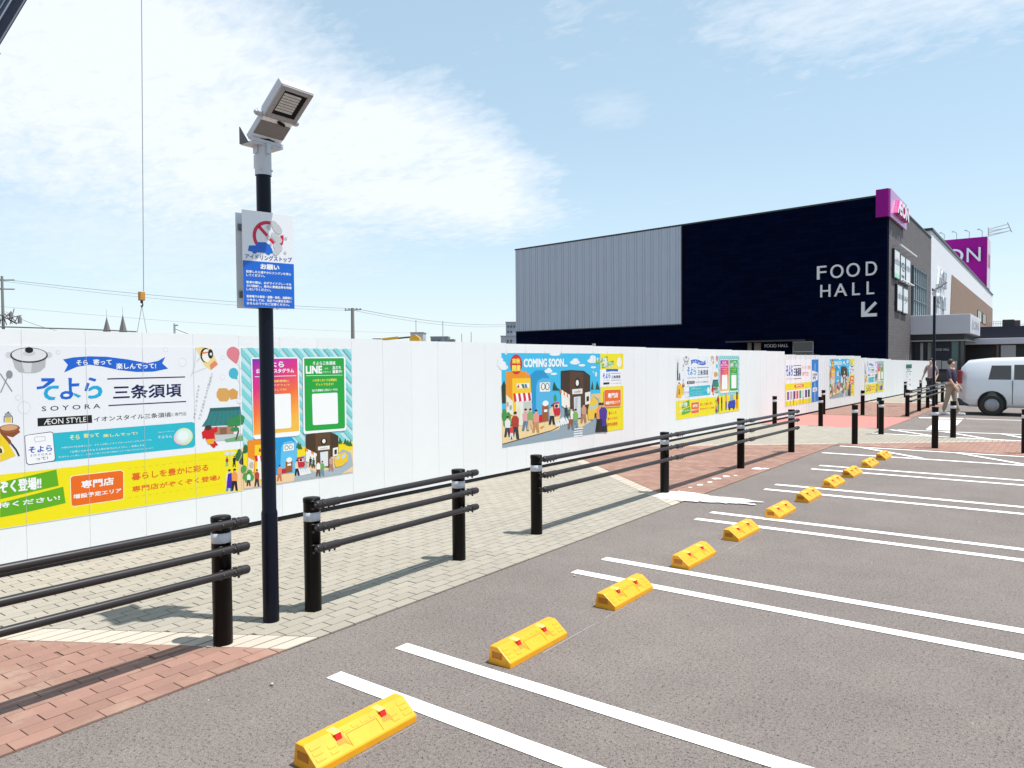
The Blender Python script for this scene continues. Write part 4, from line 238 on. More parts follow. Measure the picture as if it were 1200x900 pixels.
'coming':[('p','#38bdea',[(0,.44),(2.87,.44),(2.87,1.87),(0,1.87)]),('p','#f5e400',[(2.86,.44),(3.7,.44),(3.7,1.87),(2.86,1.87)]),('e','#eef3f6',-.004,1.703,.106,.049),('e','#eef3f6',.048,1.653,.106,.041),('e','#eef3f6',-.03,1.768,.066,.032),('e','#eef3f6',1.415,1.853,.159,.025),('e','#eef3f6',1.382,1.871,.095,.032),('e','#eef3f6',1.223,1.577,.112,.032),('e','#eef3f6',1.238,1.604,.056,.025),('e','#eef3f6',1.379,1.53,.095,.018),('e','#eef3f6',2.021,1.716,.156,.037),('e','#eef3f6',2.035,1.75,.094,.034),('e','#eef3f6',2.241,1.663,.109,.021),('e','#eef3f6',2.587,1.739,.167,.039),('e','#eef3f6',2.604,1.792,.101,.046),('e','#eef3f6',2.619,1.624,.087,.018),('e','#d8eef6',.108,1.871,.037,.026),('e','#d8eef6',2.709,1.498,.034,.043),('e','#d8eef6',2.617,1.54,.02,.018),('p','#f2d49c',[(0,.44),(1.42,.44),(1.62,.55),(1.7,.8),(1.2,1.0),(0,1.0)]),('p','#b8a070',[(1.6,.95),(1.9,.95),(1.95,1.06),(1.62,1.03)]),('p','#e9c98e',[(2.5,1.0),(2.87,.85),(2.87,1.15),(2.55,1.15)]),('p','#93a8b4',[(0,.44),(2.87,.44),(2.87,.8),(2.8,1.05),(2.62,1.12),(2.55,1.0),(2.7,.8),(2.4,.62),(2.0,.58),(1.75,.7),(1.68,.95),(1.78,1.08),(1.62,1.0),(1.52,.72),(1.3,.63),(.0,.5)]),('p','#f2d49c',[(0,.5),(.0,.66),(1.6,.72),(1.52,.6)]),('p','#f2d49c',[(1.78,1.0),(1.75,.74),(1.92,.62),(2.2,.58),(2.5,.66),(2.62,.8),(2.3,.95)]),('p','#5a3a20',[(0,.485),(1.3,.59),(1.5,.63),(1.5,.645),(1.3,.605),(0,.5)]),('p','#1b3a22',[(-.01,1.375),(.058,1.455),(.096,1.371),(.093,1.107),(.0,1.111)]),('p','#ee9412',[(.094,1.586),(.596,1.585),(.775,1.48),(.766,.726),(.251,.755),(.253,.898),(.091,.941)]),('p','#fccb1e',[(.254,1.48),(.775,1.475),(.769,.726),(.256,.753)]),('p','#e9eadf',[(.1,1.239),(.266,1.132),(.269,.913),(.107,.965)]),('e','#c49a90',.136,1.088,.024,.04),('e','#9fb0a0',.21,1.034,.033,.04),('p','#f2f2ea',[(.363,1.4),(.695,1.398),(.694,1.318),(.368,1.323)]),('p','#c02424',[(.368,1.333),(.411,1.392),(.438,1.334)]),('p','#2c7a5a',[(.481,1.385),(.543,1.388),(.579,1.322),(.522,1.321)]),('p','#2c5fa8',[(.566,1.382),(.617,1.386),(.645,1.323),(.593,1.322)]),('p','#e9eadd',[(.343,1.128),(.765,1.122),(.767,.796),(.766,.726),(.355,.753)]),('p','#c9ccc6',[(.534,1.105),(.741,1.102),(.743,.815),(.536,.811)]),('e','#dfe0c8',.413,.938,.045,.108),('p','#d81c3c',[(.273,1.249),(.337,1.248),(.377,1.137),(.305,1.11)]),('p','#ffffff',[(.334,1.248),(.398,1.247),(.438,1.135),(.365,1.11)]),('p','#d81c3c',[(.395,1.247),(.459,1.246),(.5,1.134),(.427,1.111)]),('p','#ffffff',[(.456,1.247),(.521,1.246),(.563,1.133),(.489,1.111)]),('p','#d81c3c',[(.518,1.246),(.584,1.245),(.625,1.132),(.551,1.111)]),('p','#ffffff',[(.581,1.245),(.647,1.244),(.689,1.131),(.614,1.112)]),('p','#d81c3c',[(.644,1.244),(.711,1.244),(.753,1.129),(.677,1.112)]),('p','#ffffff',[(.708,1.244),(.775,1.243),(.818,1.128),(.741,1.113)]),('p','#1795cc',[(.725,1.524),(.858,1.591),(1.068,1.597),(1.236,1.479),(1.275,.761),(.775,.795)]),('p','#52b4e2',[(.87,1.347),(.922,1.433),(1.067,1.468),(1.283,1.456),(1.332,1.387),(1.326,.767),(.864,.789)]),('p','#f2f2ee',[(.969,1.397),(1.257,1.396),(1.256,1.246),(.974,1.248)]),('e','#223',1.066,1.331,.061,.056),('e','#f2f2ee',1.066,1.331,.043,.046),('e','#223',1.182,1.327,.062,.057),('e','#f2f2ee',1.182,1.327,.043,.046),('p','#9b5a20',[(1.032,1.025),(1.216,1.024),(1.213,.765),(1.035,.76)]),('e','#f4f4f0',1.13,1.055,.086,.046),('p','#fff',[(1.086,.955),(1.178,.953),(1.177,.914),(1.085,.916)]),('p','#c41c2c',[(.927,.872),(1.036,.88),(1.044,.759),(.932,.756)]),('e','#3f9444',.051,.927,.058,.099),('e','#3f9444',.144,.888,.07,.083),('e','#3f9444',.183,.785,.054,.067),('e','#3f9444',.814,.809,.035,.077),('e','#3f9444',.089,.808,.065,.059),('p','#2e3340',[(.251,.747),(.389,.737),(.421,.531),(.351,.537),(.318,.666),(.274,.544),(.206,.549)]),('p','#b03a24',[(.233,.736),(.227,.862),(.278,.905),(.365,.899),(.416,.849),(.406,.723)]),('e','#e8b48c',.322,.927,.036,.029),('e','#2a2020',.322,.948,.043,.021),('p','#5b8090',[(.529,.818),(.646,.81),(.674,.638),(.615,.643),(.586,.75),(.549,.648),(.491,.652)]),('p','#e2a8a8',[(.514,.808),(.508,.914),(.552,.949),(.626,.945),(.669,.904),(.661,.798)]),('e','#e8b48c',.589,.968,.031,.025),('e','#2a2020',.59,.985,.036,.017),('p','#e0b890',[(.656,.822),(.767,.815),(.793,.655),(.737,.659),(.711,.76),(.675,.664),(.62,.668)]),('p','#7fae62',[(.643,.814),(.637,.912),(.678,.946),(.747,.942),(.789,.903),(.781,.804)]),('e','#e8b48c',.713,.963,.029,.023),('e','#2a2020',.714,.98,.034,.017),('p','#c8905c',[(.803,.782),(.925,.773),(.954,.598),(.892,.603),(.863,.713),(.824,.609),(.764,.613)]),('p','#e89a8a',[(.788,.772),(.782,.879),(.827,.916),(.903,.911),(.949,.869),(.94,.761)]),('e','#e8b48c',.866,.935,.032,.025),('e','#2a2020',.866,.953,.038,.018),('p','#1a1a20',[(1.258,.854),(1.371,.847),(1.398,.689),(1.341,.693),(1.313,.793),(1.277,.698),(1.221,.702)]),('p','#e8d4b8',[(1.243,.846),(1.238,.943),(1.28,.976),(1.351,.972),(1.393,.934),(1.385,.837)]),('e','#e8b48c',1.316,.994,.029,.023),('e','#2a2020',1.316,1.01,.035,.017),('p','#334',[(.078,.745),(.18,.738),(.204,.583),(.152,.588),(.128,.684),(.095,.592),(.044,.597)]),('p','#e8e8e8',[(.065,.737),(.06,.831),(.098,.863),(.162,.859),(.2,.822),(.193,.727)]),('e','#e8b48c',.131,.88,.027,.022),('e','#2a2020',.131,.896,.032,.016),('p','#ddd',[(.192,.655),(.263,.649),(.28,.543),(.244,.546),(.227,.613),(.204,.55),(.169,.553)]),('p','#d8403c',[(.183,.649),(.18,.715),(.207,.736),(.251,.733),(.277,.707),(.272,.642)]),('e','#e8b48c',.228,.748,.019,.015),('e','#2a2020',.229,.759,.022,.011),('p','#e08a20',[(.973,.672),(1.074,.695),(1.095,.676),(1.012,.641)]),('p','#1b4a2a',[(1.328,1.261),(1.377,1.404),(1.471,1.292),(1.568,1.253)]),('p','#3f8f4f',[(1.374,1.151),(1.413,1.204),(1.454,1.148),(1.453,1.076),(1.373,1.079)]),('p','#c81e2e',[(1.341,1.054),(1.517,1.058),(1.564,.906),(1.537,.838),(1.387,.835),(1.346,.918)]),('p','#f0d8d0',[(1.382,1.028),(1.517,1.032),(1.526,.963),(1.388,.961)]),('e','#222',1.442,.994,.045,.029),('p','#f2f4f4',[(1.386,.753),(1.427,.754),(1.497,.673),(1.445,.637)]),('p','#f2f4f4',[(1.45,.758),(1.491,.759),(1.562,.678),(1.51,.643)]),('p','#f2f4f4',[(1.514,.763),(1.556,.764),(1.627,.682),(1.575,.649)]),('p','#f2f4f4',[(1.579,.768),(1.621,.769),(1.693,.686),(1.64,.655)]),('p','#f2f4f4',[(1.644,.773),(1.687,.774),(1.759,.691),(1.706,.662)]),('p','#f2f4f4',[(1.71,.778),(1.754,.778),(1.826,.696),(1.772,.668)]),('e','#c01830',.36,1.695,.153,.154),('e','#d81c34',.36,1.695,.138,.144),('t','#fbe84a','来秋',.257,1.709,.457,1.784,.04),('t','#fbe84a','開業',.256,1.592,.462,1.682,.04),('t','#ffffff','COMING SOON...',.557,1.651,1.777,1.777,.04),('p','#3c2416',[(1.584,1.569),(1.847,1.582),(2.304,1.563),(2.5,1.472),(2.501,.805),(2.297,.818),(2.184,.755),(1.854,.759),(1.852,1.116),(1.581,1.228)]),('p','#523420',[(1.847,1.574),(2.272,1.564),(2.297,.818),(2.184,.738),(1.854,.759)]),('p','#1c1008',[(1.584,1.574),(1.862,1.585),(2.288,1.567),(2.5,1.479),(2.5,1.461),(2.288,1.546),(1.862,1.567),(1.584,1.558)]),('e','#0c0c0c',2.079,1.361,.086,.09),('e','#f2f0e8',2.079,1.361,.047,.051),('p','#e9e8e0',[(1.915,1.256),(2.243,1.259),(2.242,1.169),(1.92,1.171)]),('t','#555','cafe',1.982,1.192,2.188,1.236,0),('p','#d5dde0',[(1.966,1.121),(2.184,1.126),(2.187,.755),(1.978,.751)]),('p','#b8c4ca',[(2.013,1.109),(2.092,1.113),(2.057,.756),(2.003,.757)]),('p','#f2efe4',[(1.581,1.211),(1.842,1.117),(1.849,.879),(1.59,.994)]),('p','#f08a34',[(1.552,1.276),(1.599,1.257),(1.604,1.194),(1.557,1.212)]),('p','#fff',[(1.599,1.257),(1.647,1.239),(1.652,1.175),(1.604,1.194)]),('p','#f08a34',[(1.647,1.239),(1.694,1.22),(1.7,1.156),(1.652,1.175)]),('p','#fff',[(1.694,1.22),(1.743,1.202),(1.748,1.137),(1.7,1.156)]),('p','#f08a34',[(1.743,1.202),(1.791,1.183),(1.797,1.119),(1.748,1.137)]),('p','#fff',[(1.791,1.183),(1.84,1.164),(1.845,1.099),(1.797,1.119)]),('p','#efe9dc',[(2.327,1.183),(2.504,1.197),(2.502,.982),(2.331,.969)]),('p','#2a2018',[(2.372,1.111),(2.457,1.121),(2.456,1.033),(2.371,1.023)]),('p','#1b4a2a',[(2.524,1.228),(2.583,1.385),(2.632,1.224)]),('p','#1b4a2a',[(2.683,1.222),(2.742,1.381),(2.837,1.217)]),('p','#f0c93a',[(2.412,.863),(2.463,.975),(2.614,1.109),(2.766,1.005),(2.782,.878),(2.645,.761),(2.611,.692),(2.427,.704)]),('p','#a9d0dc',[(2.462,.931),(2.579,.939),(2.568,.872),(2.462,.869)]),('p','#a9d0dc',[(2.612,.923),(2.715,.989),(2.731,.935),(2.646,.877)]),('e','#333',2.669,.768,.034,.043),('p','#8a5a40',[(1.821,.763),(1.95,.755),(1.981,.58),(1.916,.585),(1.885,.694),(1.843,.59),(1.779,.595)]),('p','#f2f2ee',[(1.804,.753),(1.797,.861),(1.846,.897),(1.927,.892),(1.976,.85),(1.966,.743)]),('e','#e8b48c',1.887,.916,.034,.025),('e','#2a2020',1.887,.934,.04,.018),('p','#6c94a8',[(1.953,.738),(2.079,.729),(2.109,.561),(2.046,.566),(2.015,.672),(1.975,.572),(1.913,.577)]),('p','#7fb35c',[(1.938,.728),(1.931,.831),(1.978,.866),(2.056,.861),(2.103,.821),(2.094,.718)]),('e','#e8b48c',2.017,.884,.033,.024),('e','#2a2020',2.017,.901,.039,.018),('p','#b08068',[(2.223,.824),(2.346,.817),(2.376,.655),(2.314,.659),(2.284,.761),(2.245,.664),(2.183,.668)]),('p','#cf9a80',[(2.208,.815),(2.201,.915),(2.247,.948),(2.324,.944),(2.37,.905),(2.362,.806)]),('e','#e8b48c',2.285,.966,.032,.023),('e','#2a2020',2.285,.982,.038,.017),('p','#445',[(1.7,.892),(1.767,.888),(1.783,.798),(1.749,.8),(1.733,.857),(1.712,.803),(1.679,.805)]),('p','#1d3a4a',[(1.692,.887),(1.688,.943),(1.713,.962),(1.755,.959),(1.78,.938),(1.775,.882)]),('e','#e8b48c',1.735,.972,.017,.013),('e','#2a2020',1.734,.981,.02,.009),('p','#444',[(1.785,.853),(1.852,.849),(1.868,.759),(1.834,.761),(1.818,.818),(1.797,.763),(1.763,.765)]),('p','#3f7f44',[(1.776,.848),(1.773,.904),(1.798,.923),(1.84,.921),(1.865,.899),(1.861,.843)]),('e','#e8b48c',1.82,.933,.017,.013),('e','#2a2020',1.819,.943,.021,.009),('p','#101014',[(2.733,.709),(2.934,.696),(2.983,.44),(2.881,.448),(2.832,.609),(2.768,.457),(2.669,.465)]),('p','#f29a5a',[(2.708,.695),(2.697,.852),(2.772,.904),(2.897,.898),(2.973,.836),(2.959,.679)]),('e','#e8b48c',2.835,.932,.052,.036),('e','#2a2020',2.835,.959,.063,.026),('p','#1c1c24',[(2.836,.702),(3.039,.689),(3.089,.431),(2.986,.439),(2.936,.601),(2.872,.449),(2.772,.457)]),('p','#4a2c90',[(2.811,.688),(2.8,.846),(2.875,.899),(3.002,.892),(3.079,.83),(3.065,.672)]),('e','#e8b48c',2.939,.927,.053,.037),('e','#2a2020',2.939,.954,.064,.026),('p','#4428a0',[(2.903,.871),(3.009,.875),(3.042,.554),(2.901,.546)]),('p','#f2f4f4',[(1.977,.58),(2.247,.577),(2.263,.555),(1.97,.56)]),('p','#f2f4f4',[(1.976,.539),(2.246,.535),(2.262,.513),(1.97,.519)]),('p','#f2f4f4',[(1.976,.498),(2.246,.493),(2.262,.471),(1.969,.478)]),('p','#f2f4f4',[(1.975,.457),(2.245,.452),(2.261,.429),(1.969,.437)]),('p','#f2f4f4',[(1.523,.765),(1.559,.779),(1.623,.691),(1.563,.678)]),('p','#f2f4f4',[(1.565,.779),(1.6,.793),(1.659,.705),(1.605,.692)]),('p','#f2f4f4',[(1.606,.793),(1.642,.807),(1.696,.719),(1.647,.706)]),('p','#5fae12',[(2.697,1.756),(3.115,1.824),(3.129,1.74),(2.71,1.682)]),('p','#5fae12',[(2.91,1.675),(3.331,1.745),(3.345,1.662),(2.923,1.6)]),('t','#ffffff','ぞくぞく登場!!',2.731,1.706,3.094,1.799,.02),('t','#ffffff','ご期待ください!',2.944,1.626,3.32,1.721,.02),('e','#f1f0ee',3.546,1.707,.09,.09),('p','#f4f5f8',[(2.85,1.583),(3.692,1.579),(3.694,1.259),(2.847,1.267)]),('p','#0b62d0',[(3.057,1.588),(3.504,1.582),(3.492,1.534),(3.282,1.544),(3.067,1.533)]),('t','#0b62d0','そよら',2.943,1.416,3.21,1.507,.03),('t','#0b0f55','S O Y O R A',2.96,1.376,3.198,1.388,0),('t','#0b0f55','三条須頃',3.256,1.409,3.578,1.463,.03),('l','#0b0f55',.008,[(3.242,1.505),(3.589,1.502)]),('l','#0b0f55',.008,[(3.241,1.376),(3.588,1.375)]),('p','#111',[(2.96,1.343),(3.176,1.343),(3.176,1.304),(2.959,1.303)]),('t','#333','イオンスタイル三条須頃と専門店',3.205,1.307,3.603,1.325,0),('p','#fff0d0',[(2.962,1.198),(3.004,1.215),(3.557,1.203),(3.595,1.187),(3.593,.899),(3.555,.88),(2.995,.892),(2.96,.912)]),('p','#ee6a0c',[(2.976,1.194),(3.011,1.207),(3.55,1.196),(3.58,1.183),(3.578,.904),(3.548,.888),(3.002,.899),(2.974,.915)]),('t','#ffffff','専門店',3.109,1.052,3.475,1.139,.04),('t','#ffffff','増設予定エリア',3.023,.938,3.548,.995,.03),('t','#e8651a','暮らしを',3.143,.744,3.435,.801,.02),('t','#e8651a','豊かに彩る',3.106,.644,3.472,.694,.02),('t','#e8651a','専門店登場',3.077,.547,3.456,.594,.02)],
'shops':[('p','#f6f6f8',[(0,.36),(2.57,.36),(2.57,1.7),(0,1.7)]),('p','#f5e400',[(0,.36),(2.55,.36),(2.55,1.02),(0,1.02)]),('p','#0b7bd0',[(2.57,.36),(3.33,.36),(3.33,1.73),(2.57,1.73)]),('t','#0b62d0','そよら',.08,1.25,.68,1.56,.03),('t','#0b0f55','S O Y O R A',.1,1.13,.66,1.19,0),('t','#0b0f55','三条須頃',.78,1.23,1.5,1.48,.03),('p','#0b0f55',[(.76,1.54),(1.52,1.54),(1.52,1.56),(.76,1.56)]),('p','#0b0f55',[(.76,1.14),(1.52,1.14),(1.52,1.16),(.76,1.16)]),('t','#e8755a','ぞくぞく登場',1.6,1.42,2.45,1.54,.01),('t','#e8755a','専門店',1.6,1.22,2.25,1.35,.01),('p','#ee6a0c',[(.85,.88),(1.75,.88),(1.75,.97),(.85,.97)]),('t','#ffffff','専門店',1.0,.9,1.6,.955,.02),('p','#f4f4f8',[(.1,.5),(2.5,.5),(2.5,.82),(.1,.82)]),('p','#8a5aa8',[(.16,.54),(.36,.54),(.36,.78),(.16,.78)]),('p','#b0b0b8',[(.44999999999999996,.54),(.6499999999999999,.54),(.6499999999999999,.78),(.44999999999999996,.78)]),('p','#6a3a70',[(.74,.54),(.94,.54),(.94,.78),(.74,.78)]),('p','#e84a20',[(1.0299999999999998,.54),(1.23,.54),(1.23,.78),(1.0299999999999998,.78)]),('p','#2e9a60',[(1.3199999999999998,.54),(1.52,.54),(1.52,.78),(1.3199999999999998,.78)]),('p','#d8d8e0',[(1.6099999999999999,.54),(1.81,.54),(1.81,.78),(1.6099999999999999,.78)]),('p','#1b2c60',[(1.8999999999999997,.54),(2.0999999999999996,.54),(2.0999999999999996,.78),(1.8999999999999997,.78)]),('p','#14384a',[(2.19,.54),(2.3899999999999997,.54),(2.3899999999999997,.78),(2.19,.78)]),('p','#443',[(.13319999999999999,.37),(.14664,.37),(.15,.412),(.15503999999999998,.37),(.1668,.37),(.16176,.44),(.13824,.44)]),('p','#7a5a20',[(.13319999999999999,.4344),(.1668,.4344),(.16344,.48760000000000003),(.13656,.48760000000000003)]),('e','#d8a078',.15,.499,.009,.011),('p','#443',[(.4372,.37),(.45543999999999996,.37),(.45999999999999996,.427),(.46684,.37),(.48279999999999995,.37),(.47595999999999994,.46499999999999997),(.44404,.46499999999999997)]),('p','#2e7a40',[(.4372,.45740000000000003),(.48279999999999995,.45740000000000003),(.47823999999999994,.5296),(.44176,.5296)]),('e','#d8a078',.45999999999999996,.545,.013,.014),('p','#443',[(.7412,.37),(.76424,.37),(.77,.442),(.77864,.37),(.7988000000000001,.37),(.79016,.49),(.7498400000000001,.49)]),('p','#6a2020',[(.7412,.4804),(.7988000000000001,.4804),(.79304,.5716),(.7469600000000001,.5716)]),('e','#d8a078',.77,.591,.016,.018),('p','#443',[(1.0632,.37),(1.0766399999999998,.37),(1.0799999999999998,.412),(1.0850399999999998,.37),(1.0967999999999998,.37),(1.0917599999999998,.44),(1.0682399999999999,.44)]),('p','#e8e8f0',[(1.0632,.4344),(1.0967999999999998,.4344),(1.0934399999999997,.48760000000000003),(1.06656,.48760000000000003)]),('e','#d8a078',1.0799999999999998,.499,.009,.011),('p','#443',[(1.3672,.37),(1.38544,.37),(1.39,.427),(1.3968399999999999,.37),(1.4127999999999998,.37),(1.4059599999999999,.46499999999999997),(1.37404,.46499999999999997)]),('p','#b08040',[(1.3672,.45740000000000003),(1.4127999999999998,.45740000000000003),(1.40824,.5296),(1.3717599999999999,.5296)]),('e','#d8a078',1.39,.545,.013,.014),('p','#443',[(1.6712,.37),(1.69424,.37),(1.7,.442),(1.70864,.37),(1.7288,.37),(1.72016,.49),(1.67984,.49)]),('p','#333',[(1.6712,.4804),(1.7288,.4804),(1.72304,.5716),(1.67696,.5716)]),('e','#d8a078',1.7,.591,.016,.018),('p','#443',[(1.9931999999999999,.37),(2.00664,.37),(2.01,.412),(2.01504,.37),(2.0267999999999997,.37),(2.02176,.44),(1.9982399999999998,.44)]),('p','#c0b080',[(1.9931999999999999,.4344),(2.0267999999999997,.4344),(2.02344,.48760000000000003),(1.99656,.48760000000000003)]),('e','#d8a078',2.01,.499,.009,.011),('p','#443',[(2.2971999999999997,.37),(2.3154399999999997,.37),(2.32,.427),(2.32684,.37),(2.3428,.37),(2.33596,.46499999999999997),(2.3040399999999996,.46499999999999997)]),('p','#5a2010',[(2.2971999999999997,.45740000000000003),(2.3428,.45740000000000003),(2.33824,.5296),(2.30176,.5296)]),('e','#d8a078',2.32,.545,.013,.014),('p','#9fc6e6',[(2.9,.38),(2.98,.38),(2.98,1.6),(2.9,1.6)]),('p','#f2f2f6',[(2.6,1.0),(3.25,1.06),(3.25,1.3),(2.6,1.38)]),('p','#f2f2f6',[(2.7,.68),(3.18,.7),(3.18,.82),(2.7,.82)]),('t','#0b0f55','三条須頃',2.68,1.2,3.18,1.28,.02),('t','#0b0f55','専門店',2.72,1.08,3.05,1.18,.02),('t','#0b0f55','出店',2.8,.72,3.1,.79,.01)],
}
# ------------------------------------------------------------------ ground
def asphalt_mat():
    M=bpy.data.materials.new('asphalt'); M.use_nodes=True; t=M.node_tree; b=t.nodes['Principled BSDF']; b.inputs['Roughness'].default_value=.85; b.inputs['Specular IOR Level'].default_value=.3
    g=t.nodes.new('ShaderNodeNewGeometry')
    def tn(sc,det,ro):
        n=t.nodes.new('ShaderNodeTexNoise'); n.inputs['Scale'].default_value=sc; n.inputs['Detail'].default_value=det; n.inputs['Roughness'].default_value=ro; t.links.new(g.outputs['Position'],n.inputs['Vector']); return n.outputs['Fac']
    def vor(sc,f='F1'):
        n=t.nodes.new('ShaderNodeTexVoronoi'); n.inputs['Scale'].default_value=sc; t.links.new(g.outputs['Position'],n.inputs['Vector']); return n
    fine=tn(210,4,.75); med=tn(55,4,.7); big=tn(.55,5,.62); mid=tn(2.6,4,.6); pits=tn(62,3,.85)
    v=vor(170); vs=nmath(t,'SUBTRACT',v.outputs['Color'],0.0)
    f=nmath(t,'ADD',nmath(t,'MULTIPLY',nmath(t,'SUBTRACT',fine,.5),3.6),nmath(t,'MULTIPLY',nmath(t,'SUBTRACT',med,.5),1.0))
    f=nmath(t,'ADD',f,nmath(t,'MULTIPLY',nmath(t,'SUBTRACT',vs,.5),.42))
    f=nmath(t,'ADD',f,nmath(t,'MULTIPLY',nmath(t,'SUBTRACT',big,.5),.5)); f=nmath(t,'ADD',f,nmath(t,'MULTIPLY',nmath(t,'SUBTRACT',mid,.5),.22))
    pit=nmath(t,'MULTIPLY',nmath(t,'SUBTRACT',.43,pits),12.0,clamp=True); f=nmath(t,'SUBTRACT',f,pit)
    hs=t.nodes.new('ShaderNodeHueSaturation'); t.links.new(nmath(t,'MAXIMUM',nmath(t,'ADD',f,1.0),.18),hs.inputs['Value'])
    dust=nmath(t,'MULTIPLY',nmath(t,'SUBTRACT',tn(.9,6,.75),.50),3.2,clamp=True)
    mx=t.nodes.new('ShaderNodeMix'); mx.data_type='RGBA'; t.links.new(dust,mx.inputs['Factor']); mx.inputs['A'].default_value=(.172,.146,.133,1); mx.inputs['B'].default_value=(.200,.171,.152,1)
    t.links.new(mx.outputs['Result'],hs.inputs['Color']); t.links.new(hs.outputs[0],b.inputs['Base Color'])
    bp=t.nodes.new('ShaderNodeBump'); bp.inputs['Strength'].default_value=.55; bp.inputs['Distance'].default_value=.006; t.links.new(nmath(t,'ADD',fine,nmath(t,'MULTIPLY',pit,-1.0)),bp.inputs['Height']); t.links.new(bp.outputs[0],b.inputs['Normal'])
    return M
M_asph=asphalt_mat()
g=MB(); g.add([(-900,-300,0),(900,-300,0),(900,1500,0),(-900,1500,0)],[(0,1,2,3)]); tag(struct(g.build('asphalt_ground',M_asph)),None)
# ---- paving regions (convex polygons), flush with the asphalt
XE=-3.80; XH=-7.02
def b1u(x): return 3.02+.6*(x-XE)
def b1l(x): return 2.77+.6*(x-XE)
def b2l(x): return 8.24-.893*(x-XE)
def b2u(x): return 8.49-.893*(x-XE)
def b3l(x): return 16.33+.835*(x+3.58)
def b3u(x): return b3l(x)+.17
XR=6.0
REG=[('red_brick_paving','red',[(XH,-6),(XE,-6),(XE,b1l(XE)),(XH,b1l(XH))]),
 ('cream_brick_band','cream',[(XH,b1l(XH)),(XE,b1l(XE)),(XE,b1u(XE)),(XH,b1u(XH))]),
 ('beige_brick_paving','beige',[(XH,b1u(XH)),(XE,b1u(XE)),(XE,b2l(XE)),(XH,b2l(XH))]),
 ('cream_brick_band','cream',[(XH,b2l(XH)),(XE,b2l(XE)),(XE,b2u(XE)),(XH,b2u(XH))]),
 ('red_brick_paving','red',[(XH,b2u(XH)),(XE,b2u(XE)),(XE,b3l(XE)),(XH,b3l(XH))]),
 ('red_brick_paving','red',[(XE,15.93),(-1.0,15.93),(3.2,15.93),(3.2,b3l(3.2)),(XE,b3l(XE))]),
 ('cream_brick_band','cream',[(XH,b3l(XH)),(3.2,b3l(3.2)),(3.2,b3u(3.2)),(XH,b3u(XH))]),
 ('beige_brick_paving','beige',[(XH,b3u(XH)),(-3.69,b3u(-3.69)),(-3.69,20.1),(XH,20.1)]),
 ('beige_brick_paving','beige',[(-3.69,b3u(-3.69)),(-1.0,b3u(-1.0)),(-1.2,18.66),(-3.69,18.80)]),
 ('red_brick_paving','red',[(XH,24.4),(XE+.1,24.4),(XE+.1,32.2),(XH,32.2)]),
 ('cream_brick_band','cream',[(XH,32.2),(XE+.1,32.2),(XE+.1,32.6),(XH,32.6)]),
 ('beige_brick_paving','beige',[(XH,32.6),(XE+.1,32.6),(XE+.1,48),(XH,48)])]
M_joint={'red':mat('sandy_joint_red',(.19,.115,.09),.9,var=.25,vscale=5),'beige':mat('sandy_joint_beige',(.07,.062,.052),.9,var=.3,vscale=4),'cream':mat('sandy_joint_cream',(.045,.038,.033),.9)}
M_brick={'red':mat('red_paving_brick',(.255,.140,.106),.85,var=.10,vscale=90,rand=.22,bump=.25,bscale=250,stain=.22,sscale=1.6,dust=(.40,.30,.22,.75)),
 'beige':mat('beige_paving_brick',(.288,.260,.214),.85,var=.08,vscale=110,rand=.12,bump=.25,bscale=250,stain=.10,sscale=.9),
 'cream':mat('cream_paving_brick',(.44,.375,.31),.8,var=.05,vscale=110,rand=.09,bump=.2,bscale=250,stain=.07,sscale=2)}
def inview(x,y):
    d=Vector((x,y,0))-CAMP; z=d.dot(FW)
    if z<.5: return False
    px=600+877*d.dot(RT)/z; py=450-877*d.dot(UP)/z
    return -15<px<1215 and -15<py<915
full_mesh={}
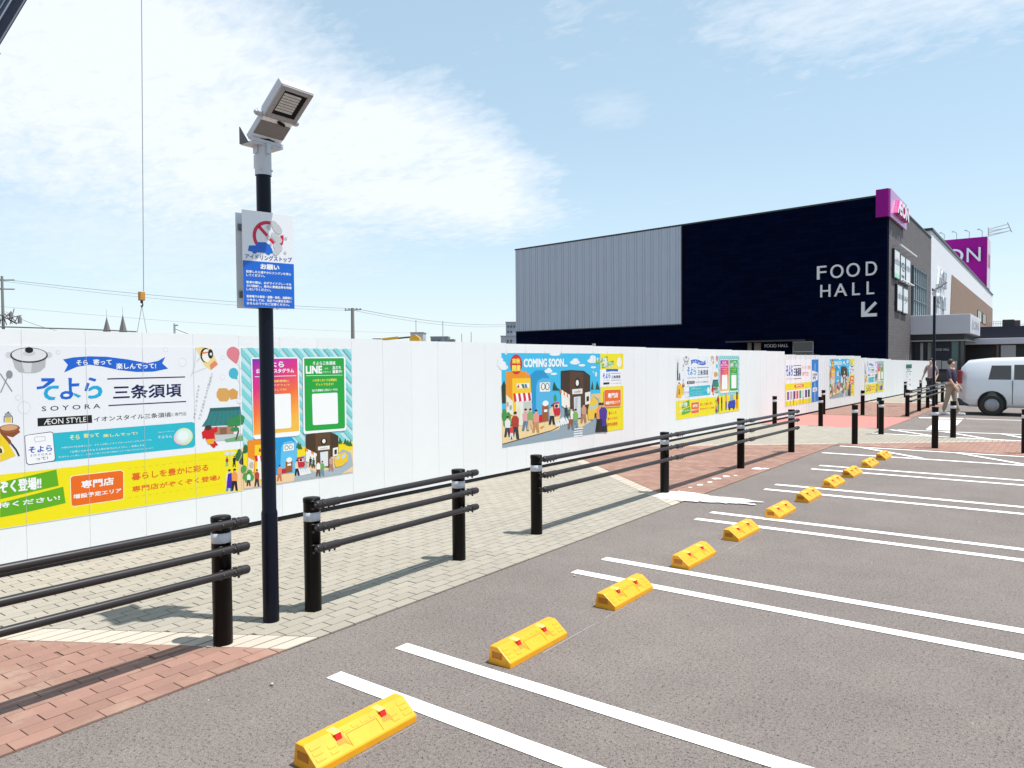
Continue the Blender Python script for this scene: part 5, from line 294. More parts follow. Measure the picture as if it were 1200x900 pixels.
for (nm,kind,poly) in REG:
    base=MB(); base.add([(x,y,.003 if kind!='cream' else .0035) for x,y in poly],[tuple(range(len(poly)))]); bo=struct(base.build(nm,M_joint[kind]))
    n=len(poly); half=[]
    for i in range(n):
        a,b=poly[i],poly[(i+1)%n]; nx,ny=-(b[1]-a[1]),(b[0]-a[0]); ln_=math.hypot(nx,ny)
        if ln_>1e-6: half.append((nx/ln_,ny/ln_,a))
    xs=[p[0] for p in poly]; ys=[p[1] for p in poly]; items=[]
    k0=int(math.floor((min(xs)-XE)/.1)); k1=int(math.ceil((max(xs)-XE)/.1))
    for k in range(k0,k1):
        x0=XE+k*.1; x1=x0+.1
        if kind=='cream':
            P=[(x0+.006,-99),(x1-.006,-99),(x1-.006,199),(x0+.006,199)]
            for h in half: P=clip(P,lambda p,h=h:(p[0]-h[2][0])*h[0]+(p[1]-h[2][1])*h[1]-.004)
            if area(P)>.0004: items.append((P,False))
            continue
        off=(0.1 if k%2 else 0)+.004*((k*7)%5); gx,gy=(.0016,.0022) if kind=='red' else (.0036,.0036)
        j0=int(math.floor((min(ys)-off)/.2))-1; j1=int(math.ceil((max(ys)-off)/.2))+1
        for j in range(j0,j1):
            y0=j*.2+off; P=[(x0+gx,y0+gy),(x1-gx,y0+gy),(x1-gx,y0+.2-gy),(x0+gx,y0+.2-gy)]; a0=area(P)
            for h in half:
                P=clip(P,lambda p,h=h:(p[0]-h[2][0])*h[0]+(p[1]-h[2][1])*h[1]-.002)
                if len(P)<3: break
            if area(P)<.0008: continue
            items.append((P,abs(area(P)-a0)<1e-5))
    def cen(P): return sum(p[0] for p in P)/len(P),sum(p[1] for p in P)/len(P)
    vis=[]; rest=[]
    for P,full in items:
        c=cen(P); d=math.hypot(c[0],c[1])
        if inview(*c): vis.append((d,P,full,c))
        elif d<14: rest.append((d,P,full,c))
    vis.sort(key=lambda t:t[0])
    lim=290 if (vis and vis[0][0]<8.5) else 0
    if kind=='cream' and vis and vis[0][0]>8.5 and vis[0][0]<10: lim=60
    hi=[t for t in vis[:lim] if t[0]<9.5]; lo=vis[len(hi):]+rest
    T=.011
    for d,P,full,c in hi:
        dz=random.uniform(-.0012,.0012)
        if full:
            if kind not in full_mesh:
                b=MB(); hx,hy=(.0484,.0978) if kind=='red' else (.0464,.0964); b.prism([(-hx,-hy),(hx,-hy),(hx,hy),(-hx,hy)],0,T,.0012 if kind=='red' else .0018); full_mesh[kind]=b.mesh('brick',M_brick[kind])
            o=bpy.data.objects.new('brick',full_mesh[kind]); COL.objects.link(o)
            o.rotation_euler=(random.uniform(-.004,.004),random.uniform(-.006,.006),random.uniform(-.004,.004))
        else:
            b=MB(); b.prism([(p[0]-c[0],p[1]-c[1]) for p in P],0,T,.0015); o=b.build('brick',M_brick[kind])
        o.location=(c[0],c[1],.001+dz); o.parent=bo
    if lo:
        b=MB()
        for d,P,full,c in lo: b.prism(P,.001,T+random.uniform(-.0008,.0012),.0015 if d<22 else 0)
        o=b.build('brick_field',M_brick[kind],bo); o['kind']='stuff'
# smooth pink coated patch
g=MB(); g.add([(-7.0,20.1,.006),(-3.69,20.1,.006),(-3.69,24.4,.006),(-7.0,24.4,.006)],[(0,1,2,3)]); struct(g.build('pink_coated_pavement',mat('pink_coating',(.42,.165,.14),.75,var=.05,vscale=20,stain=.08)))
# ---- painted markings
def line(name,p,q,w,z=.004):
    p=Vector((*p,0)); q=Vector((*q,0)); d=(q-p).normalized(); n_=Vector((-d.y,d.x,0))*w/2; b=MB()
    N_=max(2,int((q-p).length/.25)); vs=[];rn=random.Random(int(abs(p.x*91+p.y*37)))
    for i in range(N_+1):
        c=p+(q-p)*i/N_; vs+= [(c+n_*(1+rn.uniform(-.03,.03)))[:2]+(z,),(c-n_*(1+rn.uniform(-.03,.03)))[:2]+(z,)]
    b.add(vs,[(2*i,2*i+1,2*i+3,2*i+2) for i in range(N_)]); return struct(b.build(name,M_wpaint))
for y in (2.708,3.23,5.23,5.722,7.735,8.17,10.03,10.49,12.29,12.76): line('parking_line',(-3.285,y),(3.5,y),.105)
line('parking_line',(-3.69,14.52),(4,14.57),.11); line('parking_line',(-3.69,15.83),(4,15.83),.11)
for a,b in (((-3.26,15.74),(-2.08,14.62)),((-1.66,15.78),(-.6,14.66)),((-.1,15.78),(.98,14.66))): line('hatch_line',a,b,.11,.008)
line('parking_line',(-3.69,18.83),(-.3,18.66),.10,.0135); line('parking_line',(-3.376,20.15),(0,20.35),.11)
for a,b in (((-3.52,20.05),(-2.264,18.72)),((-2.369,20.1),(-1.364,18.75)),((-1.241,20.2),(-.5,18.9))): line('hatch_line',a,b,.11,.008)
b=MB(); b.add([(-2.83,20.6,.004),(-2.3,20.6,.004),(-2.43,24.2,.004),(-2.98,24.0,.004)],[(0,1,2,3)]); struct(b.build('crossing_stripe',M_wpaint))
line('stop_line',(-3.55,24.55),(-2.46,24.8),.3); line('edge_line',(-2.4,24.75),(1.5,25.0),.12)
# thin chalk setting-out lines either side of the wheel stops
M_chalk=mat('chalk_line',(.27,.25,.235),.9)
rn=random.Random(4)
for x,w in ((-2.515,.0035),(-2.70,.0028)):
    b=MB(); y=1.2
    while y<15.2:
        l=rn.uniform(.15,.7); ww=w*rn.uniform(.5,1.3); b.add([(x-ww,y,.0015),(x+ww,y,.0015),(x+ww*rn.uniform(.3,1),y+l,.0015),(x-ww*.7,y+l,.0015)],[(0,1,2,3)]); y+=l+rn.uniform(.05,.5)
    struct(b.build('chalk_line',M_chalk))
# white powder spill beside the guard rail post
def spill_mat():
    M=bpy.data.materials.new('white_powder'); M.use_nodes=True; t=M.node_tree; p=t.nodes['Principled BSDF']; p.inputs['Base Color'].default_value=(.78,.77,.75,1); p.inputs['Roughness'].default_value=.95
    g=t.nodes.new('ShaderNodeNewGeometry'); n=t.nodes.new('ShaderNodeTexNoise'); n.inputs['Scale'].default_value=26; n.inputs['Detail'].default_value=8; n.inputs['Roughness'].default_value=.75; t.links.new(g.outputs['Position'],n.inputs['Vector'])
    a=nmath(t,'ADD',nmath(t,'MULTIPLY',nmath(t,'SUBTRACT',n.outputs['Fac'],.40),7.0),.4,clamp=True); t.links.new(a,p.inputs['Alpha']); return M
def blobpoly(pts,jag,seg=6,seed=1):
    r_=random.Random(seed); o=[]; n=len(pts)
    for i in range(n):
        a,b=pts[i],pts[(i+1)%n]
        for k in range(seg): t=k/seg; o.append((a[0]+(b[0]-a[0])*t+r_.uniform(-jag,jag),a[1]+(b[1]-a[1])*t+r_.uniform(-jag,jag)))
    return o
b=MB(); P=blobpoly([(-4.22,8.66),(-4.27,8.95),(-4.12,9.2),(-3.9,9.2),(-3.62,9.08),(-3.3,9.12),(-2.95,9.06),(-3.15,8.93),(-3.0,8.84),(-3.35,8.74),(-3.6,8.64),(-3.85,8.58),(-4.05,8.56)],.03,5)
b.add([(x,y,.0155) for x,y in P],[tuple(range(len(P)))]); rr=random.Random(9)
for (x,y,r_) in ((-4.1,9.8,.05),(-4.08,10.1,.04),(-4.12,10.45,.07),(-4.09,10.75,.06),(-4.0,10.9,.03),(-3.98,11.78,.10),(-3.86,11.85,.06),(-4.13,9.55,.03)):
    Q=[(x+r_*rr.uniform(.6,1.2)*math.cos(k*.7),y+r_*1.4*rr.uniform(.6,1.2)*math.sin(k*.7)) for k in range(9)]; b.add([(q_[0],q_[1],.0155) for q_ in Q],[tuple(range(9))])
tag(b.build('powder_spill',spill_mat()),'white powder spilled over the red bricks and asphalt round a rail post','spill',kind='stuff')
# small stones and grit lying on the asphalt
b=MB(); rr=random.Random(21)
for i in range(170):
    x=rr.uniform(-3.7,1.2); y=rr.uniform(1.0,13); s_=rr.uniform(.0015,.0038)
    b.ball((x,y,s_*.6),s_*rr.uniform(.7,1.4),s_*rr.uniform(.7,1.4),s_*.8,6,4)
b.ball((-3.45,2.42,.01),.012,.010,.008,7,5); b.ball((-3.2,5.1,.008),.011,.01,.007,7,5)
tag(b.build('grit',mat('pale_stone',(.45,.42,.38),.9,rand=.9)),'small pale stones scattered on the asphalt of the parking bays','grit',kind='stuff')
# ------------------------------------------------------------------ hoarding
HA=math.atan2(1,.017); HOR=(-7.0241,0,0)
M_panel=mat('white_hoarding_panel',(.70,.71,.715),.42,stain=.03,sscale=2.0,rand=.03,bump=.03,bscale=6,spec=.4)
M_jstrip=mat('panel_joint_grey',(.60,.61,.62),.5)
hoard=thing('hoarding','long white steel panel hoarding with posters along the brick pavement','hoarding',HOR,HA)
def htop(u):
    if u<21.9: return 2.045-.0043*max(0,u-2)
    if u<31.05: return 1.87-.0044*(u-21.9)
    if u<36.3: return 1.766-.013*(u-31)
    return 1.665-.0095*(u-36.3)
pm={}
def panel_mesh(h,rib):
    k=(round(h,3),rib)
    if k in pm: return pm[k]
    b=MB(); w=.5
    pr=[(.0,.004),(.0015,.0),(w-.0015,.0),(w,.004)] if not rib else [(.0,.010),(.004,0),(.11,0),(.125,.012),(.145,.012),(.16,0),(.33,0),(.345,.012),(.365,.012),(.38,0),(w-.004,0),(w,.01)]
    pr=pr+[(w,.03),(0,.03)]; n=len(pr)
    b.add([(x,y,.062) for x,y in pr]+[(x,y,h) for x,y in pr],[(i,(i+1)%n,n+(i+1)%n,n+i) for i in range(n)]+[tuple(range(n,2*n))])
    pm[k]=b.mesh('panel',M_panel); return pm[k]
u=-4.956; i=0
while u<48.5:
    h=round(htop(u+.25)+.0,2) if u>2 else round(2.045,3)
    o=bpy.data.objects.new('panel',panel_mesh(h,u>21.9)); COL.objects.link(o); o.parent=hoard; o.location=(u,random.uniform(-.0008,.0008),0)
    u+=.5
b=MB()
for (a,c,dark) in ((-5,21.9,0),(21.9,31.05,0),(31.05,36.3,0),(36.3,48.5,0)): b.box(a,c,.004,.05,.012,.0615)
b.build('base_rail',mat('dark_base_rail',(.008,.010,.012),.6,spec=.2),hoard)
b=MB()
for k in range(0,27): b.box(-5+k*2,-5+k*2+.05,.035,.085,.012,1.58); 
for z in (.3,1.0,1.5): b.cyl((-5,.06,z),(48.5,.06,z),.024,n=8)
b.build('back_frame',M_steel,hoard)
MJ=MB(); MJ.box(-.0008,.0008,-.0055,0,.43,1.90); mj=MJ.mesh('panel_joint',M_jstrip)
# ------------------------------------------------------------------ posters on the hoarding
def art_build(name,parent,W_,y0=.0020,nm='printed_artwork'):
    shapes=ART[name]; placed=[]; mats=[]; mid={}
    mb=MB(); tb=MB()
    for s_ in shapes:
        k,col=s_[0],s_[1]
        if k=='p': P=s_[2]; bb=(min(p[0] for p in P),min(p[1] for p in P),max(p[0] for p in P),max(p[1] for p in P))
        elif k=='g': P=s_[2]; bb=(min(p[0] for p in P),min(p[1] for p in P),max(p[0] for p in P),max(p[1] for p in P))
        elif k=='e': P=[(s_[2]+s_[4]*math.cos(t*math.pi/12),s_[3]+s_[5]*math.sin(t*math.pi/12)) for t in range(24)]; bb=(s_[2]-s_[4],s_[3]-s_[5],s_[2]+s_[4],s_[3]+s_[5])
        elif k=='t': bb=tuple(s_[3:7])
        elif k=='l': P=s_[3]; w=s_[2]; bb=(min(p[0] for p in P)-w,min(p[1] for p in P)-w,max(p[0] for p in P)+w,max(p[1] for p in P)+w)
        lay=1
        for (q_,l) in placed:
            if bb[0]<q_[2] and bb[2]>q_[0] and bb[1]<q_[3] and bb[3]>q_[1] and l>=lay: lay=l+1
        placed.append((bb,lay)); y=-(y0+.00028*lay)
        mk=col if k!='g' else 'grad'
        if mk not in mid:
            mid[mk]=len(mats)
            if k=='g': mats.append(grad_mat(bb))
            else:
                c=lin(col); mats.append(mat('print_'+col.lstrip('#'),tuple(min(.76,v*.80+.004) for v in c),.42,spec=.35))
        mb.m=tb.m=mid[mk]
        if k in 'peg': mb.add([(p[0],y,p[1]) for p in P],[tuple(range(len(P)))])
        elif k=='t': put_text(mb,s_[2],*s_[3:7],y,bold=s_[7])
        elif k=='l':
            for a,c in zip(P[:-1],P[1:]):
                d=math.hypot(c[0]-a[0],c[1]-a[1]) or 1; nx,nz=-(c[1]-a[1])/d*w/2,(c[0]-a[0])/d*w/2
                mb.add([(a[0]+nx,y,a[1]+nz),(a[0]-nx,y,a[1]-nz),(c[0]-nx,y,c[1]-nz),(c[0]+nx,y,c[1]+nz)],[(0,1,2,3)])
    o=mb.build(nm,mats,parent); r_=[o]
    if tb.v: r_.append(tb.build('lettering',mats,parent))
    return r_
def grad_mat(bb):
    M=bpy.data.materials.new('print_gradient'); M.use_nodes=True; t=M.node_tree; p=t.nodes['Principled BSDF']; p.inputs['Roughness'].default_value=.45
    tcx=t.nodes.new('ShaderNodeTexCoord'); s_=t.nodes.new('ShaderNodeSeparateXYZ'); t.links.new(tcx.outputs['Object'],s_.inputs[0])
    fz=nmath(t,'DIVIDE',nmath(t,'SUBTRACT',bb[3],s_.outputs[2]),bb[3]-bb[1]); fx=nmath(t,'MULTIPLY',nmath(t,'SUBTRACT',s_.outputs[0],bb[0]),.35/(bb[2]-bb[0]))
    cr=t.nodes.new('ShaderNodeValToRGB'); e=cr.color_ramp.elements; e[0].position=0; e[0].color=(.12,.01,.30,1); e[1].position=1.1 if False else 1.0; e[1].color=(.75,.42,.05,1)
    for ps,c in ((.16,(.45,.01,.32,1)),(.38,(.62,.02,.16,1)),(.62,(.75,.12,.03,1)),(.82,(.78,.28,.03,1))): x=cr.color_ramp.elements.new(ps); x.color=c
    t.links.new(nmath(t,'MULTIPLY',nmath(t,'ADD',fz,fx),.85),cr.inputs[0]); t.links.new(cr.outputs[0],p.inputs['Base Color']); return M
def to_poster(name,label,cat,u0,width,h0,h1,parts,off=0.0,group=None,sw=None,ref=(.415,1.91)):
    # poster empty sits at its lower left corner on the hoarding face
    ca,sa=math.cos(HA),math.sin(HA); t=thing(name,label,cat,(HOR[0]+ca*u0-sa*(-off) ,HOR[1]+sa*u0+ca*(-off),0),HA,group)
    sc=(h1-h0)/(ref[1]-ref[0]); sx_=width/sw
    t.scale=(sx_,1,sc); t.location.z=h0-ref[0]*sc
    sh=MB(); sh.box(0,sw,-.002,-.0003,ref[0],ref[1]); sh.build('sheet',mat('poster_vinyl',(.74,.745,.76),.4),t)
    for f in parts: f(t)
    # joints of the panels pressed through the vinyl
    k=math.ceil((u0+4.956)/.5)
    while -4.956+k*.5<u0+width-.01:
        o=bpy.data.objects.new('panel_joint',mj); COL.objects.link(o); o.parent=t; o.location=((-4.956+k*.5-u0)/sx_,-.0,.0); k+=1
    return t
def shift(objs,dx):
    for o in objs: o.location.x=dx
P1=to_poster('poster','mall opening poster with a steel pot and three large blue letters, nearest the camera','poster',2.04,4.0,.415,1.91,[lambda t:art_build('soyora',t,4),lambda t:shift(art_build('teal',t,4,nm='street_drawing'),2.53)],sw=4.0,group='posters on the white hoarding')
P3=to_poster('poster','mall poster with blue letters, third along the hoarding, just beyond the long guard rail','poster',14.9,3.62,.46,1.835,[lambda t:art_build('soyora',t,4),lambda t:shift(art_build('crowd',t,4,nm='crowd_drawing'),2.53)],sw=4.0,group='posters on the white hoarding')
P6=to_poster('poster','blue-lettered mall poster, the last one before the narrow green and white notice','poster',31.7,3.35,.34,1.62,[lambda t:art_build('soyora',t,4),lambda t:shift(art_build('crowd',t,4,nm='crowd_drawing'),2.53)],sw=4.0,off=.002,group='posters on the white hoarding')
P2=to_poster('poster','large street scene poster reading COMING SOON on light blue, right of the lamp post','poster',8.93,3.70,.44,1.87,[lambda t:art_build('coming',t,3.7)],sw=3.7,ref=(.44,1.87),group='posters on the white hoarding')
P5=to_poster('poster','small far street scene poster, right of the poster with the blue strip','poster',26.75,3.33,.38,1.73,[lambda t:art_build('coming',t,3.7)],sw=3.7,ref=(.44,1.87),off=.002,group='posters on the white hoarding')
P4=to_poster('poster','poster with shop logos on yellow and a bright blue strip down its right side','poster',22.1,3.33,.365,1.72,[lambda t:art_build('shops',t,3.33)],sw=3.33,ref=(.36,1.73),off=.002,group='posters on the white hoarding')
def notice(t):
    b=MB(); mt=[mat('print_dkgreen',lin('#0d5c50'),.5),mat('print_grey',lin('#55585e'),.5),mat('print_red',lin('#b03030'),.5)]
    b.m=0; b.add([(.0,-.003,1.22),(1.45,-.003,1.22),(1.45,-.003,1.42),(0,-.003,1.42)],[(0,1,2,3)]); b.add([(.0,-.003,1.05),(1.45,-.003,1.05),(1.45,-.003,1.08),(0,-.003,1.08)],[(0,1,2,3)])
    b.m=1
    for i in range(7):
        put_text(b,'工事中につき'[:3+i%3],.12,.92-i*.12,.12+.35,.99-i*.12,-.0034)
    for i in range(3): put_text(b,'場'+'所お願い'[i:i+1],.85,.88-i*.25,1.2,.98-i*.25,-.0034)
    b.m=0; put_text(b,'専門店',.3,1.12,1.1,1.19,-.0034,bold=.02)
    b.build('lettering',mt,t)
P7=to_poster('notice','narrow white notice with a dark green header near the far end of the hoarding','notice',39.9,1.5,.13,1.43,[notice],sw=1.5,ref=(.13,1.42),off=.002)
# ------------------------------------------------------------------ bollards, guard rails
def post_geo(b,h=.8,r=.058):
    b.lathe([(r,0),(r,h-.035),(r+.001,h-.034)],(0,0,0),24)
def cap_geo(b,h=.8,r=.0605): b.lathe([(r-.002,h-.034),(r,h-.031),(r,h-.006),(r-.004,h-.001),(0,h)],(0,0,0),24)
def band_geo(b,h=.8,r=.0592,z0=.64,z1=.70): b.lathe([(.0575,z0-.001),(r,z0),(r,z1),(.0575,z1+.001)],(0,0,0),24)
_b=MB(); post_geo(_b); me_post=_b.mesh('post',M_black); _b=MB(); cap_geo(_b); me_cap=_b.mesh('cap',M_black); _b=MB(); band_geo(_b); me_band=_b.mesh('reflective_band',M_band)
def lk(name,me,parent,loc=(0,0,0)):
    o=bpy.data.objects.new(name,me); COL.objects.link(o); o.parent=parent; o.location=loc; return o
boll=thing('bollard','x','bollard',(0,0,0),0,'single black bollards on the pavement'); lk('post',me_post,boll); lk('cap',me_cap,boll); lk('reflective_band',me_band,boll)
BL=[(-3.51,16.28,.80,'black bollard where the cream band meets the last white parking line'),
 (-3.47,18.69,.78,'nearer black bollard of the close pair at the right of the pink patch'),
 (-3.80,20.24,.77,'farther black bollard of the close pair at the right of the pink patch'),
 (-5.16,20.14,.76,'black bollard on the near edge of the pink patch before the blue strip poster'),
 (-6.19,24.48,.76,'black bollard close to the hoarding, half hidden behind another near the blue strip poster'),
 (-5.10,24.67,.76,'black bollard at the far edge of the pink patch, between the last two mall posters'),
 (-6.28,19.98,.76,'black bollard hard against the hoarding, left of the poster with shop logos'),
 (-5.84,36.6,.70,'small far black bollard beside the narrow green and white notice'),
 (-5.83,40.7,.66,'farthest thin black bollard near the end of the hoarding'),
 (-2.09,16.34,.80,'tall black bollard on the red brick strip, in front of the white crossing stripe'),
 (-2.05,18.72,.80,'black bollard just right of the white crossing stripe, below the car'),
 (-.66,16.33,.80,'black bollard cut off by the right edge of the picture')]
for i,(x,y,h,lb) in enumerate(BL):
    o=boll if i==0 else copy_thing(boll,lb); o['label']=lb; o.location=(x,y,.006); o.scale=(1,1,h/.8); o.rotation_euler=(0,0,i*1.1)
def guard(label,posts,r0,r1,sleeves,zs=(.760,.600,.455)):
    x0,y0=posts[0]; t=thing('guard_rail',label,'guard rail',(x0,y0,.006),0,'black pipe guard rails along the pavement edge')
    for (x,y) in posts:
        p=lk('post',me_post,t,(x-x0,y-y0,0)); lk('cap',me_cap,p); lk('reflective_band',me_band,p)
    (xa,ya),(xb,yb)=posts[0],posts[-1]; dx=(xb-xa)/((yb-ya) or 1)
    def X(y): return (y-ya)*dx+.082
    for z in zs:
        b=MB(); b.cyl((X(r0),r0-y0,z),(X(r1),r1-y0,z),.0240,n=16); ro=b.build('rail',M_rail,t)
        for s0,s1 in sleeves:
            b=MB()
            b.cyl((X(s0),s0-y0,z),(X(s1),s1-y0,z),.0285,n=16)
            for e,dr in ((s0,-1),(s1,1)):
                if abs(e-r0)<.03 or abs(e-r1)<.03: b.ball((X(e),e-y0,z),.0285,.022,.0285,12,6)
            for kk in range(3 if s1-s0>.17 else 1):
                yy=s0+(s1-s0)*(.3+.25*kk); b.cyl((X(yy),yy-y0,z-.038),(X(yy),yy-y0,z-.02),.007,n=8); b.ball((X(yy),yy-y0,z-.038),.008,.008,.006,8,4)
            b.cyl((X(s0+.03),s0+.03-y0,z),(X(s0+.03),s0+.035-y0,z),.0305,n=16)
            b.build('sleeve',M_rail,ro)
        for (x,y) in posts:
            b=MB()
            b.box(x-x0+.045,x-x0+.088,y-y0-.02,y-y0+.02,z-.02,z+.02); b.ball((x-x0+.105,y-y0-.05,z+.0),.009,.012,.012,8,4); b.ball((x-x0+.105,y-y0+.03,z),.009,.012,.012,8,4)
            for q_ in (-.05,.04): b.ball((x-x0+.075,y-y0+q_,z+.027),.011,.016,.005,8,4); b.cyl((x-x0+.075,y-y0+q_,z-.032),(x-x0+.075,y-y0+q_,z-.02),.009,n=8)
            b.build('bracket',M_rail,ro)
    return t
guard('black three-pipe guard rail nearest the camera, running out of the left edge',[(-4.20,2.60),(-4.20,-.1)][::-1],-1.5,2.72,[(2.64,2.72)])
guard('short black three-pipe guard rail between two posts just right of the lamp post',[(-4.25,3.33),(-4.29,4.94)],3.31,5.09,[(3.31,3.50),(5.01,5.09)])
guard('long black three-pipe guard rail with four posts leading past the white powder spill',[(-4.29,6.13),(-4.25,9.0),(-4.21,11.7),(-4.17,14.25)],6.15,14.40,[(6.15,6.36),(9.15,9.40),(11.85,12.1),(14.32,14.40)])
guard('far black guard rail with five posts beyond the pink patch',[(-3.89,24.75),(-3.96,27.35),(-3.98,29.3),(-3.99,31.4),(-4.02,33.3)],24.85,33.6,[(24.85,25.05)])
# ------------------------------------------------------------------ wheel stops
def wheel_stop():
    t=thing('wheel_stop','x','wheel stop',(0,0,0),0,'yellow wheel stops across the parking bays')
    Lh=.30
    # section in x (towards the bays = +x) and z
    sec=[(-.080,0),(-.080,.012),(-.066,.098),(-.060,.104),(-.012,.104),(-.004,.099),(.076,.034),(.080,.028),(.080,0)]
    b=MB(); ends=[-Lh,-Lh+.006,Lh-.006,Lh]; vs=[]
    for j,e in enumerate(ends):
        k=1 if j in (1,2) else .965
        vs+=[(x*k,e,z*k) for x,z in sec]
    n=len(sec); fs=[]
    for j in range(3):
        for i in range(n-1): fs.append((j*n+i,j*n+i+1,(j+1)*n+i+1,(j+1)*n+i))
    fs.append(tuple(range(n))); fs.append(tuple(range(3*n,4*n))[::-1]); b.add(vs,fs); body=b.build('body',M_yel,t)
    # slope helper: point at fraction s down the slope, lifted by h
    A=Vector((-.004,0,.099)); B=Vector((.076,0,.034)); nn=Vector((.065,0,.080)).normalized()
    def S(s_,y,h): p=A+(B-A)*s_+nn*h; return (p.x,y,p.z)
    # raised relief: ribs and the central name plate field
    b=MB()
    def rib(s0,s1,y0,y1,h=.0022): b.hexa([S(s0,y0,-.001),S(s1,y0,-.001),S(s1,y1,-.001),S(s0,y1,-.001),S(s0,y0,h),S(s1,y0,h),S(s1,y1,h),S(s0,y1,h)])
    for sg in (-1,1):
        for r_ in range(3): rib(.12+.27*r_,.28+.27*r_,sg*.235,sg*.285)
        rib(.42,.56,sg*.205,sg*.165) ; rib(.68,.82,sg*.205,sg*.165)
    for r_ in range(4): rib(.06,.2,-.10+r_*.055,-.06+r_*.055,.0015)
    rib(.27,.30,-.09,.09,.003); rib(.3,.92,-.093,-.090,.003); rib(.3,.92,.090,.093,.003)
    b.build('relief_rib',M_yel,body)['kind']='stuff'
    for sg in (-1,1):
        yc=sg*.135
        b=MB(); w=.020 # wedge recess: flat cheek with its shade painted in darker orange, pale hood and red reflector
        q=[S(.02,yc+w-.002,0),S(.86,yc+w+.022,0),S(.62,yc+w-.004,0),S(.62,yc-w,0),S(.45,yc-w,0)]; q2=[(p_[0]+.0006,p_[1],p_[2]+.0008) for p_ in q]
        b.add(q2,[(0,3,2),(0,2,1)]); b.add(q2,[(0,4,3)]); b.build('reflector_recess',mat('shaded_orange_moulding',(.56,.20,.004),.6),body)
        b=MB(); pts=[(-.040,yc-w,.1045),(.006,yc-w,.091),(.006,yc+w,.091),(-.040,yc+w,.1045),(-.034,yc-w*.7,.1085),(.017,yc-w,.1015),(.017,yc+w,.1015),(-.034,yc+w*.7,.1085)]
        b.hexa(pts); b.cyl((-.020,yc,.106),(-.020,yc,.1095),.006,n=10); b.build('reflector_housing',M_yel2,body)
        b=MB(); b.hexa([(.008,yc-w+.003,.088),(.024,yc-w+.003,.076),(.024,yc+w-.004,.076),(.008,yc+w-.004,.088),(.0175,yc-w+.003,.1005),(.0285,yc-w+.003,.0765),(.0285,yc+w-.004,.0765),(.0175,yc+w-.004,.1005)]); b.build('reflector',M_red,body)
        b=MB(); b.cyl((-.020,yc,.1095),(-.020,yc,.1103),.0035,n=8); b.build('bolt',M_steel,body)
    for sg in (-1,1):
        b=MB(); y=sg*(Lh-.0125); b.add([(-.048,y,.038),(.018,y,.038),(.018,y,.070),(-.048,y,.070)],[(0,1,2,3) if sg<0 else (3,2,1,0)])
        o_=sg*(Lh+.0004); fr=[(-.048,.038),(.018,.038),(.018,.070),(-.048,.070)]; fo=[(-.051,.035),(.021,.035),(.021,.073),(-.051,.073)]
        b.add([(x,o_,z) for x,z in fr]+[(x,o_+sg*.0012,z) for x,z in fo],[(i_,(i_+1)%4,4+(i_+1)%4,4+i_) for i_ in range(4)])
        b.v=[(v[0],(sg*(Lh+.0006) if abs(v[1])<Lh else v[1]),v[2]) for v in b.v]; b.build('painted_end_hollow',M_yeld,body)  # flat patch, shade of the hollow end painted as darker orange
    return t
ws=wheel_stop()
WS=[(2.29,'nearest yellow wheel stop, cut by the bottom edge and crossing the first white line'),
 (3.65,'yellow wheel stop just beyond the first pair of white lines'),
 (4.86,'yellow wheel stop overlapping the near line of the second pair'),
 (6.12,'yellow wheel stop just beyond the second pair of white lines'),
 (7.29,'yellow wheel stop overlapping the near line of the third pair'),
 (8.52,'yellow wheel stop just beyond the third pair of white lines'),
 (9.66,'yellow wheel stop overlapping the near line of the fourth pair'),
 (10.89,'yellow wheel stop just beyond the fourth pair of white lines'),
 (11.99,'yellow wheel stop just before the fifth pair of white lines'),
 (13.17,'second farthest yellow wheel stop, beyond the fifth pair of white lines'),
 (14.31,'farthest yellow wheel stop, beside the white hatching')]
for i,(y,lb) in enumerate(WS):
    o=ws if i==0 else copy_thing(ws,lb); o['label']=lb; o.location=(-2.61+random.uniform(-.004,.004),y,.001); o.rotation_euler=(0,0,random.uniform(-.008,.008)); o.scale=(1.02,1.0,1)
